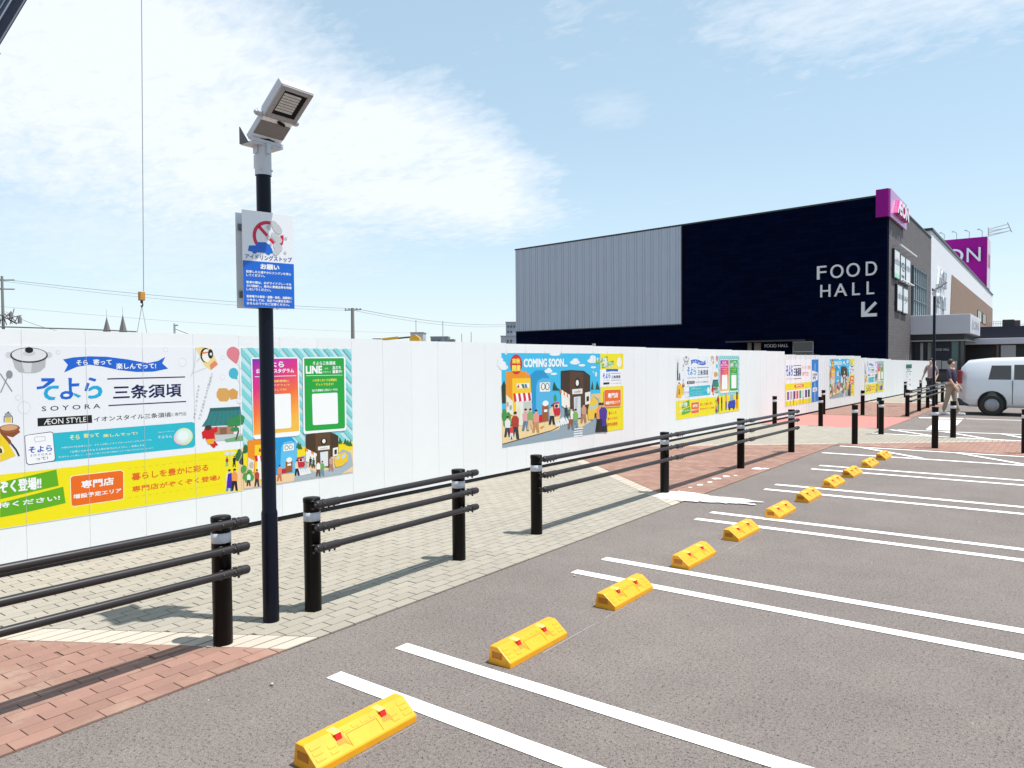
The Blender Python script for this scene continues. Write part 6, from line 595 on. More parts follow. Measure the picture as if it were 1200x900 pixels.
# ------------------------------------------------------------------ lamp posts with sign
M_navy_pole=mat('black_pole_paint',(.002,.003,.010),.32,spec=.2)
def lamp(label,x,y,zp,rot=0.0,r=.047):
    t=thing('lamp_post',label,'lamp post',(x,y,.006),rot)
    b=MB(); b.lathe([(r+.006,0),(r+.006,.74),(r+.002,.755),(r,.76),(r,zp)],(0,0,0),24); b.build('pole',M_navy_pole,t)
    b=MB(); b.lathe([(r+.006,zp-.005),(r+.006,zp+.185)],(0,0,0),24)
    for z,a in ((zp+.03,-.9),(zp+.03,.9),(zp+.12,-.2),(zp+.12,2.2)): b.ball(((r+.007)*math.cos(a),(r+.007)*math.sin(a),z),.008,n=8,k=4)
    b.box(-r-.03,-r-.004,-.02,.02,zp+.05,zp+.14,.003); b.build('collar',M_pale,t)
    Lv=Vector((.775,0,.60)).normalized(); Wv=Vector((0,1,0)); Nv_=Vector((Lv.z,0,-Lv.x)); O=Vector((.012,0,zp+.205))
    def Q(a,w,n_): return O+Lv*a+Wv*w+Nv_*n_
    def bx(b,a0,a1,w0,w1,n0,n1): b.hexa([Q(a0,w0,n0),Q(a1,w0,n0),Q(a1,w1,n0),Q(a0,w1,n0),Q(a0,w0,n1),Q(a1,w0,n1),Q(a1,w1,n1),Q(a0,w1,n1)])
    def bxb(b,a0,a1,w0,w1,n0,n1,ch=.006):
        bm=bmesh.new(); bmesh.ops.create_cube(bm,size=1,matrix=Matrix.Translation(((a0+a1)/2,(w0+w1)/2,(n0+n1)/2))@Matrix.Diagonal((a1-a0,w1-w0,n1-n0,1))); bmesh.ops.bevel(bm,geom=list(bm.edges),offset=ch,segments=2,affect='EDGES',profile=.5)
        bm.verts.index_update(); b.add([Q(*v.co)[:] for v in bm.verts],[[v.index for v in f.verts] for f in bm.faces]); bm.free()
    hl=.122
    b=MB(); b.box(-.07,.055,-.12,.12,zp+.182,zp+.194,.003); b.box(.050,.057,-.12,.12,zp+.194,zp+.215); b.box(-.02,.02,-.062,-.055,zp+.13,zp+.185); b.box(r+.006,r+.02,-.015,.015,zp+.13,zp+.20,.003)
    b.build('bracket',M_pale,t)
    b=MB(); b.slab([(-.07,zp+.187),(.02,zp+.187),(-.07,zp+.30)],-.128,-.121,lambda p,q,w:(p,w,q)); b.build('end_plate',M_darkglass,t)
    b=MB(); b.slab([(-.07,zp+.187),(.02,zp+.187),(-.07,zp+.30)],.121,.128,lambda p,q,w:(p,w,q)); b.build('end_plate',M_pale,t)
    b=MB(); bxb(b,.0,.205,-hl+.008,hl-.008,-.045,.0,.005); gb=b.build('gear_box',M_pale,t)
    b=MB(); bx(b,.062,.168,-hl+.010,hl-.010,.0005,.005); b.build('mesh_plate',mat('perforated_plate',(.185,.165,.16),.6,var=.25,vscale=170),gb)
    b=MB(); bx(b,.004,.058,-hl+.010,hl-.010,.0005,.003); bx(b,.172,.200,-hl+.010,hl-.010,.0005,.003)
    for w in (-.085,.085): b.ball(Q(.02,w,.007),.008,n=8,k=4)
    b.build('cover_strip',mat('bright_aluminium',(.78,.79,.80),.35,metal=.1),gb)
    b=MB(); b.cyl(Q(.030,-.045,.006),Q(.045,.01,.010),.005,n=8); b.cyl(Q(.045,.01,.010),Q(.035,.06,.006),.005,n=8); b.cyl(Q(.190,.0,.008),Q(.180,.05,.016),.010,n=8); b.build('cable',M_black,gb)
    b=MB(); bxb(b,.208,.462,-hl,hl,-.045,.012,.008)
    for k in range(8): bx(b,.22,.45,-hl+.012+k*.030,-hl+.017+k*.030,-.062,-.044)
    hd=b.build('lamp_head',M_pale,t)
    b=MB(); f0=.012; a0,a1,w0,w1=.214,.456,-hl+.006,hl-.006; i=.030
    bxb(b,a0,a1,w0,w0+i,f0+.001,f0+.010,.002); bxb(b,a0,a1,w1-i,w1,f0+.001,f0+.010,.002); bxb(b,a0,a0+i,w0+i,w1-i,f0+.001,f0+.010,.002); bxb(b,a1-i,a1,w0+i,w1-i,f0+.001,f0+.010,.002)
    for a in (a0+.012,a1-.012):
        for w in (w0+.012,w1-.012): b.ball(Q(a,w,f0+.011),.004,n=8,k=4)
    b.build('front_frame',mat('taupe_lamp_frame',(.30,.28,.275),.5),hd)
    b=MB(); bx(b,a0+i,a1-i,w0+i,w1-i,f0+.001,f0+.003); b.build('lens_surround',mat('black_lens_surround',(.004,.004,.005),.5,spec=.15),hd)
    b=MB()
    for k in range(7): bx(b,a0+i+.030+k*.020,a0+i+.046+k*.020,w0+i+.008,w1-i-.038,f0+.0032,f0+.009)
    b.build('reflector_louvre',mat('louvre_grey',(.50,.49,.47),.3,metal=.3),hd)
    for w in (-hl-.014,hl+.012): b=MB(); b.cyl(Q(.20,w-.018,-.02),Q(.20,w+.018,-.02),.020,n=14); b.ball(Q(.20,w-.02 if w<0 else w+.02,-.02),.016,n=10,k=6); b.build('pivot_bolt',M_steel,hd)
    return t
LX,LY=-4.30,3.02
lamp('tall black lamp post with a tilted floodlight and no-idling sign between two guard rails',LX,LY,2.985)
lamp('distant black lamp post with a tilted floodlight in front of the grey building',-3.95,30.45,3.93)
# no idling sign, and the blank plate seen from behind on the far side of the pole
SA=R(75.9)
M_signw=mat('sign_white',(.74,.75,.77),.35); M_signb=mat('sign_blue',lin('#0a5fc4'),.35); M_signr=mat('sign_red',lin('#c4123c'),.35); M_signg=mat('sign_smoke_grey',lin('#b9babc'),.4); M_signn=mat('sign_navy',lin('#1b2a8c'),.35)
so=thing('no_idling_sign','white and blue no-idling sign with a red ring, strapped to the near lamp post','sign',(LX,LY,2.11),SA)
fx=-.066; SWd=.172; SH=.625
b=MB(); b.box(-SWd,SWd,fx-.002,fx,0,SH,.0008); pl_=b.build('sign_plate',M_signw,so)
b=MB(); y=fx-.0026
b.add([(-SWd+.001,y,.001),(SWd-.001,y,.001),(SWd-.001,y,.30),(-SWd+.001,y,.30)],[(0,1,2,3)])
C0=(0.0,.465)
def ring(b,c,r0,r1,y,a0,a1,n=48):
    vs=[];k=0
    for i in range(n+1):
        a=a0+(a1-a0)*i/n; vs+=[(c[0]+r0*math.cos(a),y,c[1]+r0*math.sin(a)),(c[0]+r1*math.cos(a),y,c[1]+r1*math.sin(a))]
    b.add(vs,[(2*i,2*i+1,2*i+3,2*i+2) for i in range(n)])
car2=[(-.135,.372),(-.128,.398),(-.085,.402),(-.072,.425),(-.02,.428),(.005,.415),(.022,.39),(.03,.362),(.012,.358),(.005,.348),(-.012,.348),(-.02,.358),(-.078,.358),(-.086,.348),(-.102,.348),(-.110,.36),(-.135,.362)]
b.add([(x,y-.0006,z) for x,z in car2],[tuple(range(len(car2)))]); b.build('blue_print',M_signb,pl_)
b=MB(); ring(b,C0,.082,.104,y,R(80),R(225)); ring(b,C0,.082,.104,y,R(-38),R(12)); b.add([(-.072,y,.522),(-.056,y,.537),(.066,y,.412),(.052,y,.397)],[(0,1,2,3)]); ring(b,C0,.082,.104,y,R(-62),R(-48),8); b.build('red_print',M_signr,pl_)
b=MB()
for (x,z,rx,rz,tt) in ((.045,.545,.036,.022,-.8),(.06,.525,.040,.026,-.8),(.052,.468,.040,.022,-.6),(.068,.448,.025,.02,0),(.062,.405,.034,.026,-.6),(.055,.375,.022,.018,0),(.045,.362,.018,.014,0),(.004,.528,.016,.016,0),(.0,.462,.014,.014,0),(.118,.468,.010,.009,0),(.112,.372,.009,.008,0),(.015,.42,.009,.009,0)):
    P=[(x+rx*math.cos(a)*math.cos(tt)-rz*math.sin(a)*math.sin(tt),y-.0012,z+rx*math.cos(a)*math.sin(tt)+rz*math.sin(a)*math.cos(tt)) for a in [k*math.pi/10 for k in range(20)]]
    b.add(P,[tuple(range(20))]); y-=.00004
b.build('smoke_print',M_signg,pl_)
y=fx-.0034; b=MB(); put_text(b,'アイドリングストップ',-.155,.312,.158,.343,y,bold=.01); b.build('lettering',M_signn,pl_)
b=MB(); put_text(b,'お願い',-.055,.252,.068,.284,y,bold=.05)
for i,(s_,x1) in enumerate((('駐車したら速やかにエンジンを停止',.15),('してください。',-.03),(None,0),('駐車の際は、必ずサイドブレーキを',.15),('かけ施錠し、車内に貴重品等を残置',.152),('しないでください。',.01),(None,0),('駐車場での事故・盗難・紛失、盗難等に',.155),('つきましては、当店では責任を負い',.15),('ませんので十分ご注意ください。',.135))):
    if s_: z=.222-i*.0228; put_text(b,s_,-.15,z,x1,z+.0165,y,bold=.03)
b.build('lettering',mat('sign_white_print',(.76,.77,.78),.4),pl_)
b=MB(); b.box(-SWd,SWd-.0,-fx-.014,-fx-.012,0,SH,.0008); b.build('back_plate',mat('bare_sign_back',(.72,.74,.77),.4),so)
for z in (.09,.53):
    b=MB(); b.box(-.145,.145,-.060,-.052,z-.02,z+.02,.002); b.box(-.160,.145,.040,.050,z-.022,z+.022,.002)
    for x in (-.12,-.075,.075,.12): b.box(x-.012,x+.012,-.052,.0,z-.012,z+.012,.002) if abs(x)<.1 else b.ball((x,.036,z),.011,n=8,k=4)
    b.cyl((0,0,z-.012),(0,0,z+.012),.050,n=20); b.build('strap_bracket',mat('strap_steel_dull',(.20,.21,.23),.4,metal=.4,var=.3,vscale=60),so)
# ------------------------------------------------------------------ supermarket building
M_navy=bpy.data.materials.new('navy_wall_tiles'); M_navy.use_nodes=True
def tile_mat(M,c1,c2,cm,bw,bh,rough,scale=1.0,bump=.2,mix_=0.0,spec=.25):
    t=M.node_tree; p=t.nodes['Principled BSDF']; p.inputs['Roughness'].default_value=rough; p.inputs['Specular IOR Level'].default_value=spec
    tcx=t.nodes.new('ShaderNodeTexCoord'); s_=t.nodes.new('ShaderNodeSeparateXYZ'); t.links.new(tcx.outputs['Object'],s_.inputs[0]); c=t.nodes.new('ShaderNodeCombineXYZ')
    t.links.new(nmath(t,'ADD',s_.outputs[0],nmath(t,'MULTIPLY',s_.outputs[1],1.0)),c.inputs[0]); t.links.new(s_.outputs[2],c.inputs[1])
    br=t.nodes.new('ShaderNodeTexBrick'); br.inputs['Scale'].default_value=scale; br.inputs['Brick Width'].default_value=bw; br.inputs['Row Height'].default_value=bh; br.inputs['Mortar Size'].default_value=.012; br.inputs['Color1'].default_value=(*c1,1); br.inputs['Color2'].default_value=(*c2,1); br.inputs['Mortar'].default_value=(*cm,1); br.inputs['Bias'].default_value=mix_
    t.links.new(c.outputs[0],br.inputs['Vector']); t.links.new(br.outputs['Color'],p.inputs['Base Color'])
    bp=t.nodes.new('ShaderNodeBump'); bp.inputs['Strength'].default_value=bump; bp.inputs['Distance'].default_value=.02; t.links.new(br.outputs['Fac'],bp.inputs['Height']); bp.invert=True; t.links.new(bp.outputs[0],p.inputs['Normal'])
tile_mat(M_navy,(.0007,.0022,.0125),(.0014,.0042,.0200),(.0002,.0006,.0065),.9,.30,.8,spec=.02)
M_greyw=bpy.data.materials.new('taupe_grey_wall_tiles'); M_greyw.use_nodes=True; tile_mat(M_greyw,(.118,.107,.108),(.138,.126,.127),(.10,.09,.09),.6,.2,.75,bump=.1)
M_clad=mat('blue_grey_ribbed_cladding',(.43,.475,.55),.5,var=.04,vscale=.6,stain=.05,sscale=.2)
FA=math.atan2(-.1189,.9929); BO=(-9.41,52.08,0)
bd=thing('supermarket_building','large dark navy building with a ribbed grey left half and taupe side wall','building',BO,FA)
FL=-32.12; SD=Vector((-.1365,.9906,0))
b=MB(); b.box(FL,0-.0,0,.4,0,11.95); b.build('front_wall',M_navy,bd)
b=MB(); vs=[(0,.402,0),tuple(SD*20.86+Vector((0,0,0)))]
def sq(s,inw,z): p=SD*s+Vector((-.9906,-.1365,0))*inw; return (p.x,p.y,z)
b.hexa([sq(.40,0,0),sq(20.86,0,0),sq(20.86,.4,0),sq(.40,.4,0),sq(.40,0,11.95),sq(20.86,0,11.95),sq(20.86,.4,11.95),sq(.40,.4,11.95)]); b.build('side_wall',M_greyw,bd)
b=MB(); b.add([(0,0,0),(.0,.405,0),(0,.405,11.95),(0,0,11.95)],[(0,1,2,3)]); 
b=MB(); b.hexa([(FL,.4,11.5),(-.42,.4,11.5),(-3.2,20.6,11.5),(FL-1,24,11.5),(FL,.4,11.7),(-.42,.4,11.7),(-3.2,20.6,11.7),(FL-1,24,11.7)]); b.build('roof',mat('flat_roof_grey',(.25,.25,.26),.8),bd)
b=MB(); b.hexa([(FL,.4,0),(FL+.3,.4,0),(FL-.7,24,0),(FL-1,24,0),(FL,.4,11.95),(FL+.3,.4,11.95),(FL-.7,24,11.95),(FL-1,24,11.95)]); b.build('end_wall',M_clad,bd)
M_cop=mat('black_coping',(.012,.013,.016),.4)
b=MB(); b.box(FL-.05,.06,-.06,.45,11.95,12.06); b.hexa([sq(.46,-.06,11.95),sq(20.9,-.06,11.95),sq(20.9,.45,11.95),sq(.46,.45,11.95),sq(.46,-.06,12.06),sq(20.9,-.06,12.06),sq(20.9,.45,12.06),sq(.46,.45,12.06)]); b.build('coping',M_cop,bd)
# ribbed cladding sheet, real corrugation
b=MB(); x=FL; vs=[]; k=0
prof=[(0,0),(.10,0),(.13,-.055),(.20,-.055),(.23,0)]; xs=[]
while x<-14.70:
    for dx,dy in prof[:-1]: xs.append((x+dx,dy))
    x+=.23+ (.07 if k%3==2 else 0); k+=1
xs.append((-14.67,0)); n=len(xs)
b.add([(p[0],p[1]-.01,4.48) for p in xs]+[(p[0],p[1]-.01,11.93) for p in xs],[(i,i+1,n+i+1,n+i) for i in range(n-1)]); b.build('cladding',M_clad,bd)
b=MB(); b.box(FL-.02,-14.6,-.09,0,4.40,4.475); b.box(-14.67,-14.60,-.085,0,4.475,11.93); b.build('cladding_trim',M_cop,bd)
# low entrance bay, window and small lettering on the front
M_glassd=mat('window_glass_dark',(.018,.03,.035),.08,spec=.7)
b=MB(); b.box(-5.95,-4.62,-.02,.0,1.6,2.85); w_=b.build('window',M_glassd,bd)
b=MB(); b.box(-5.99,-5.95,-.05,0,1.6,2.89); b.box(-4.62,-4.58,-.05,0,1.6,2.89); b.box(-5.99,-4.58,-.05,0,2.85,2.92); b.box(-5.95,-4.62,-.045,-.021,2.2,2.25); b.build('frame',M_steel,w_)
b=MB(); b.box(-10.2,-4.5,-1.6,-.01,2.92,3.02); b.build('entrance_canopy',M_cop,bd)
b=MB(); b.box(-9.3,-9.0,-.03,0,2.1,2.9); b.box(-8.8,-8.3,-.03,0,2.1,2.9); b.build('wall_notice',mat('dull_notice',(.20,.17,.15),.5),bd)  # two flat notices in one plain dull colour
M_let=mat('pale_channel_letters',(.66,.66,.67),.5); M_lets=mat('letter_returns',(.05,.05,.06),.5)
def letters_thing(name,label,loc,rotz,items,mt,depth=.06,y=-.02,bold=.03,cat='sign'):
    t=thing(name,label,cat,loc,rotz)
    for (s_,x0,z0,x1,z1) in items:
        b=MB(); put_text(b,s_,x0,z0,x1,z1,y-depth,bold=bold,extrude=.1,depth=-depth); b.build('letter',mt,t)
    return t
# (letters are drawn in the wall frame: x to the right of the corner is positive)
it=[]
for ch,(a,c) in zip('FOOD',((-4.33,-3.72),(-3.45,-2.62),(-2.42,-1.60),(-1.22,-.56))): it.append((ch,a,7.02+(-.0),c,7.90))
for ch,(a,c) in zip('HALL',((-4.10,-3.45),(-3.20,-2.38),(-2.05,-1.58),(-1.16,-.72))): it.append((ch,a,5.82,c,6.64))
fh=letters_thing('food_hall_sign','large pale FOOD HALL letters with a down-left arrow on the navy wall',(BO[0],BO[1],0),FA,it,M_let)
b=MB()
T=lambda x,z,y: (x,-.02-y,z)
b.slab([(-1.48,5.36),(-1.28,5.36),(-1.28,4.70),(-.66,5.34),(-.54,5.22),(-1.14,4.60),(-.55,4.60),(-.55,4.40),(-1.48,4.40)],0,.12,T); b.build('arrow',M_let,fh)
letters_thing('small_wall_sign','small FOOD HALL lettering low on the navy wall above the hoarding',(BO[0],BO[1],0),FA,[('FOOD HALL',-8.0,2.55,-6.3,2.78)],M_let,.03,bold=.0)
# side wall fittings (frame: x runs away from the corner, y into the wall)
SAng=math.atan2(.9998,-.0177)
def side(s,off=0.0): return (BO[0]-.0177*s+off*.9998,BO[1]+.9998*s+off*.0177,0)
M_purple=mat('magenta_purple_panel',(.26,.0015,.21),.5,spec=.15); M_purple2=mat('pale_purple_panel',(.40,.10,.36),.3,coat=.3)
t=thing('corner_sign','magenta corner sign box with white logo letters at the top of the navy wall','sign',BO,FA)
b=MB(); b.box(-.61,.12,-.25,-.061,10.62,12.35); b.box(-.61,.12,-.061,.40,12.07,12.35); b.build('sign_box_front',M_purple,t)
b=MB()
def sqo(s,out,z): p=SD*s-Vector((-.9906,-.1365,0))*out; return (p.x,p.y,z)
b.hexa([sqo(-.1,.062,10.62),sqo(6.3,.062,10.62),sqo(6.3,.20,10.62),sqo(-.1,.20,10.62),sqo(-.1,.062,12.35),sqo(6.3,.062,12.35),sqo(6.3,.20,12.35),sqo(-.1,.20,12.35)]); b.build('sign_box_side',M_purple2,t)
b=MB(); vs,fs=text_geo('ÆON',.04,.1)
def mp_(p): q_=sqo(1.0+p[0]*4.6,.21+.12*(1+p[2]/.1),10.98+p[1]*.95); return q_
for f in fs:
    if all(vs[i][2]>.09 for i in f): pass
b.m=1; b.add([mp_(p) for p in vs],[f for f in fs if not all(vs[i][2]>.09 for i in f)]); b.m=0; b.add([mp_(p) for p in vs],[f for f in fs if all(vs[i][2]>.09 for i in f)])
b.build('letter',[mat('white_letter_face',(.72,.70,.72),.4),mat('magenta_letter_return',(.55,.05,.25),.4)],t)
M_sp=mat('poster_panel_white',(.62,.65,.67),.4)
def panel_sign(label,s0,s1,z0,z1,kind):
    t=thing('wall_sign',label,'sign',side(0),SAng,'framed tenant sign panels on the taupe side wall')
    b=MB(); b.box(s0,s1,-.16,0,z0,z1,.01); b.build('frame',M_cop,t)
    b=MB(); b.box(s0+.12,s1-.12,-.165,-.158,z0+.08,z1-.08); b.build('panel',M_sp,t)
    b=MB(); ms=[mat('print_dkgreen',lin('#0d5c50'),.5),mat('print_'+'e89aa0',lin('#e8a0a8'),.5),mat('print_555',lin('#666666'),.5),mat('print_mint',lin('#8fd6b4'),.5)]
    if kind=='g':
        b.m=1; put_text(b,'専',s0+.5,z0+1.1,s1-.5,z0+1.4,-.168); b.m=3; put_text(b,'三',s0+.5,z0+.65,s1-.5,z0+.95,-.168); b.add([(s0+.14,-.167,z0+.1),(s1-.14,-.167,z0+.1),(s1-.14,-.167,z0+.35),(s0+.14,-.167,z0+.35)],[(0,1,2,3)])
    elif kind=='d':
        b.m=2; put_text(b,'G',s0+.4,z0+.75,s1-.4,z0+1.35,-.168,bold=.03); b.add([(s0+.4,-.167,z0+.3),(s1-.4,-.167,z0+.3),(s1-.4,-.167,z0+.5),(s0+.4,-.167,z0+.5)],[(0,1,2,3)])
    elif kind=='i': b.m=2; b.add([(s0+.9,-.167,z0+.9),(s0+1.1,-.167,z0+.9),(s0+1.1,-.167,z0+1.35),(s0+.9,-.167,z0+1.35)],[(0,1,2,3)])
    else: b.m=2; put_text(b,'ク',s0+.5,z0+.7,s1-.5,z0+1.1,-.168)
    b.build('lettering',ms,t)
    return t
panel_sign('pink and green printed sign panel, left of the upper row of three',1.75,3.9,6.95,8.85,'g'); panel_sign('dark logo sign panel in the middle of the upper row of three',4.15,6.15,6.9,8.75,'d'); panel_sign('nearly blank white sign panel, right of the upper row of three',6.4,8.5,6.88,8.75,'i')
panel_sign('left of the two lower sign panels with a small vertical mark',2.95,5.1,4.85,6.65,'i'); panel_sign('right of the two lower sign panels, beside the tall window',5.4,7.55,4.80,6.60,'k')
for z,a,c in ((9.0,1.7,8.8),(6.82,2.9,7.7)):
    t=thing('sign_light_bar','long white light bar above the '+('upper row of three' if z>8 else 'two lower')+' sign panels','light bar',side(0),SAng); b=MB(); b.box(a,c,-.55,-.45,z,z+.07,.01); b.build('tube',M_wht,t)
    b=MB()
    for k in range(4): b.box(a+.3+k*(c-a-.6)/3,a+.35+k*(c-a-.6)/3,-.45,0,z+.01,z+.05)
    b.build('arm',M_steel,t)
wd=thing('tall_window','tall multi-pane window at the right end of the taupe side wall','window',side(0),SAng)
b=MB(); b.box(10.1,19.0,-.03,0,4.8,8.60); b.build('reveal',M_cop,wd)
M_gl=mat('painted_sky_reflection_glass',(.50,.58,.64),.25,metal=.0,spec=.8)  # sky reflection painted into the panes as a pale base colour
for i in range(6):
    for j in range(3):
        b=MB(); x0=10.35+i*1.15; b.box(x0+.06,x0+1.09,-.05,-.031,4.9+j*1.22,4.9+j*1.22+1.15); b.build('pane',M_gl,wd)
b=MB()
for i in range(7): b.box(10.35+i*1.15-.04,10.35+i*1.15+.04,-.16,-.031,4.8,8.6)
for j in range(4): b.box(10.2,17.4,-.14,-.0505,4.84+j*1.22,4.89+j*1.22)
b.build('mullion',mat('pale_mullion',(.16,.19,.20),.4,metal=.4),wd)
# ---- white building behind
WA=math.atan2(.9998,-.0193); WO=(-9.79,73.34,0)
wb=thing('white_building','long white building with a brown tiled trapezoid, behind the taupe wall','building',WO,WA)
M_ww=mat('white_wall',(.66,.67,.70),.7,stain=.02); M_brown=bpy.data.materials.new('brown_wall_tiles'); M_brown.use_nodes=True; tile_mat(M_brown,(.24,.165,.125),(.275,.19,.145),(.20,.14,.11),.8,.22,.8,bump=.05)
b=MB(); b.box(0,84,0,40,0,12.65); b.build('wall',M_ww,wb)
b=MB(); b.box(-.2,84.2,-.12,.5,12.65,12.85); b.box(-.2,.3,.5,40,12.65,12.85); b.build('roof_edge',M_cop,wb)
b=MB(); b.slab([(14.2,3.0),(84,3.0),(84,10.3),(16.3,10.3)],0,.06,lambda x,z,y:(x,-y-.001,z)); b.build('brown_tiling',M_brown,wb)
for s0,s1 in ((50,57),(60,66)):
    b=MB(); b.box(s0,s1,-.12,-.062,6.9,8.3); w_=b.build('window',M_glassd,wb); b=MB(); b.box(s0-.2,s0,-.16,-.062,6.8,8.4); b.box(s1,s1+.2,-.16,-.062,6.8,8.4); b.box((s0+s1)/2-.1,(s0+s1)/2+.1,-.14,-.121,6.9,8.3); b.build('frame',M_cop,w_)
b=MB(); b.box(2.5,6,-.05,-.001,4.9,5.6); b.box(7,12,-.05,-.001,4.9,5.6); b.build('blank_panel',mat('pale_grey_panel',(.48,.49,.50),.5),wb)
t=letters_thing('silver_wall_lettering','pale silver logo lettering on the white wall behind the far lamp post','xx' and WO,WA,[('ÆON',3.4,8.3,10.0,9.9),('STYLE',3.8,6.3,10.0,7.5)],mat('silver_letters',(.56,.58,.60),.4,metal=.2),.10,bold=.0)
# roof billboard
BB=(-10.95,140.24,12.86)
t=thing('roof_billboard','magenta roof billboard with large white letters on the white building','billboard',BB,0)
b=MB(); b.box(-14,0,0,.3,-.6 if False else .0,7.95); b.build('panel',M_purple,t)
b=MB(); b.box(-.3,0,.302,6.2,0,7.9); b.build('side_panel',mat('pale_pink_panel',(.55,.47,.55),.5),t)
for ch,x0,x1 in (('Æ',-9.4,-6.3),('O',-5.75,-3.20),('N',-2.72,-.85)): b=MB(); put_text(b,ch,x0,4.1,x1,6.3,-.30,extrude=.1,depth=-.28); b.build('letter',mat('billboard_letters',(.62,.62,.70),.5),t)
b=MB(); vs,fs=text_geo('ÆON',.02,0); b.add([(.02,1.2+p[0]*4.2,3.2+p[1]*2.4) for p in vs],fs); b.build('side_letter',mat('dusky_pink_letters',(.45,.16,.30),.5),t)
for k in range(4):
    b=MB(); x=-.7-k*1.75; b.cyl((x,.1,7.95),(x,.1,8.9),.06,n=6); b.cyl((x,.1,8.9),(x-.35,-.7,9.1),.06,n=6); b.box(x-.6,x-.2,-.9,-.6,9.0,9.15); b.build('floodlight_arm',M_steel,t)
b=MB()
for k in range(5): b.cyl((.1,.4+k*.3,8.0+k*.32),(3.0-k*.12,.4+k*.3,8.6+k*.30-(.3 if k%2 else 0)),.06,n=6)
b.cyl((2.6,.4,9.9),(3.1,1.6,8.5),.07,n=6); b.cyl((.1,.4,8),(.1,.4,9.4),.08,n=6); b.build('maintenance_frame',M_steel,t)
# ---- entrance canopy and glazed entrance (axis aligned with the side wall)
en=thing('entrance_porch','white entrance canopy over a dark glazed entrance at the end of the taupe wall','entrance',(-9.62,62,0),R(1.0))
b=MB(); b.box(0.0,3.82,0,8.8,3.45,4.84,.02); b.build('canopy',mat('canopy_white',(.55,.55,.60),.5),en)
b=MB(); b.box(0.0,3.45,.25,8.5,3.02,3.448); b.build('dark_fascia',M_cop,en)
b=MB(); b.box(0,3.6,.1,8.6,2.94,3.018); b.build('soffit',mat('soffit_grey',(.35,.35,.34),.6),en)
b=MB(); b.box(1.42,2.55,.9,1.0,.7,2.9); sg_=b.build('sign_wall',mat('sign_wall_navy',(.008,.010,.028),.5),en)
b=MB(); put_text(b,'FOOD HALL',1.52,2.25,2.45,2.42,.895,bold=.0); b.build('lettering',M_let,sg_)
for k,(a,c,mm) in enumerate(((.55,.75,M_steel),(1.05,1.3,mat('pale_interior',(.28,.29,.28),.6)),(2.62,3.0,mat('teal_glass',(.06,.13,.14),.1,metal=.3)))):
    b=MB(); b.box(a,c,1.0,1.04,.1,2.85); b.build('glass_panel',mm,en)
b=MB(); b.box(.0,3.4,1.06,1.1,0,2.93); b.build('entrance_void',M_glassd,en)
for x in (.02,.5,.9,1.35,3.05,3.38): b=MB(); b.box(x,x+.07,.86,.96,0,2.93); b.build('post_frame',M_cop,en)
b=MB(); b.box(1.45,1.95,.8,.85,.9,1.55); b.box(2.0,2.5,.8,.85,.9,1.5); b.box(2.62,2.95,.8,.85,.9,1.5); b.build('window_poster',mat('window_poster_pale',(.42,.42,.41),.5),en)
b=MB()
for k,(x0,z0,x1,z1) in enumerate(((1.3,3.78,2.1,4.5),(2.5,3.8,7.2,4.45))):
    vs,fs=text_geo(('Æ','ON')[k],.01,0); b.add([(3.83,x0+p[0]*(x1-x0),z0+p[1]*(z1-z0)) for p in vs],fs)
b.build('lettering',mat('grey_letters',(.28,.29,.31),.5),en)
lb=thing('low_building','low dark shop wing with a navy fascia and long white canopy right of the entrance','building',(-7.5,72,0),0)
b=MB(); b.box(0,24,0,14,3.32,4.22); b.build('fascia',mat('navy_fascia',(.006,.007,.020),.5),lb)
b=MB(); b.box(-.2,24,-1.6,-.01,2.78,3.25,.02); b.build('canopy',mat('canopy_white',(.55,.55,.60),.5),lb)
b=MB(); b.box(0,24,.02,14,0,3.315); b.build('wall',mat('black_shopfront',(.008,.008,.009),.4),lb)
for x0,x1,mm in ((2.6,2.75,(.10,.07,.07)),(2.9,3.9,(.34,.35,.38)),(7,10,(.25,.27,.3)),(12,16,(.25,.27,.3))):
    b=MB(); b.box(x0,x1,-.03,.015,.8,2.7); b.build('window',mat('shop_window_%d'%int(x0*10),mm,.15,metal=.3),lb)
t=thing('rooftop_unit','dark rooftop equipment box with railings above the low shop wing','rooftop unit',(-5.2,74,4.22),0)
b=MB(); b.box(.55,1.35,0,1.2,0,.62,.03); b.build('casing',mat('unit_dark',(.05,.045,.045),.6),t)
b=MB(); b.box(1.352,1.75,.1,1.0,.0,.55,.03); b.build('fan_housing',mat('unit_brown',(.12,.09,.08),.6),t)
b=MB()
for k in range(8): b.cyl((-.5+k*.15,0,0),(-.5+k*.15,0,.5),.015,n=6)
b.cyl((-.5,0,.5),(.55,0,.5),.015,n=6); b.cyl((-.5,0,.3),(.55,0,.3),.015,n=6); b.build('railing',M_steel,t)
t=thing('stay_cables','thin slanting stay cables rising off the low roof at the right edge','cables',(-3.9,76,4.22),0)
for k in range(4): b=MB(); b.cyl((k*.22,0,0),(2.6,0,1.35-k*.22),.012,n=6); b.build('cable',M_steel,t)
b=MB(); b.cyl((1.35,0,0),(.7,0,.75),.02,n=6); b.build('strut',M_steel,t)
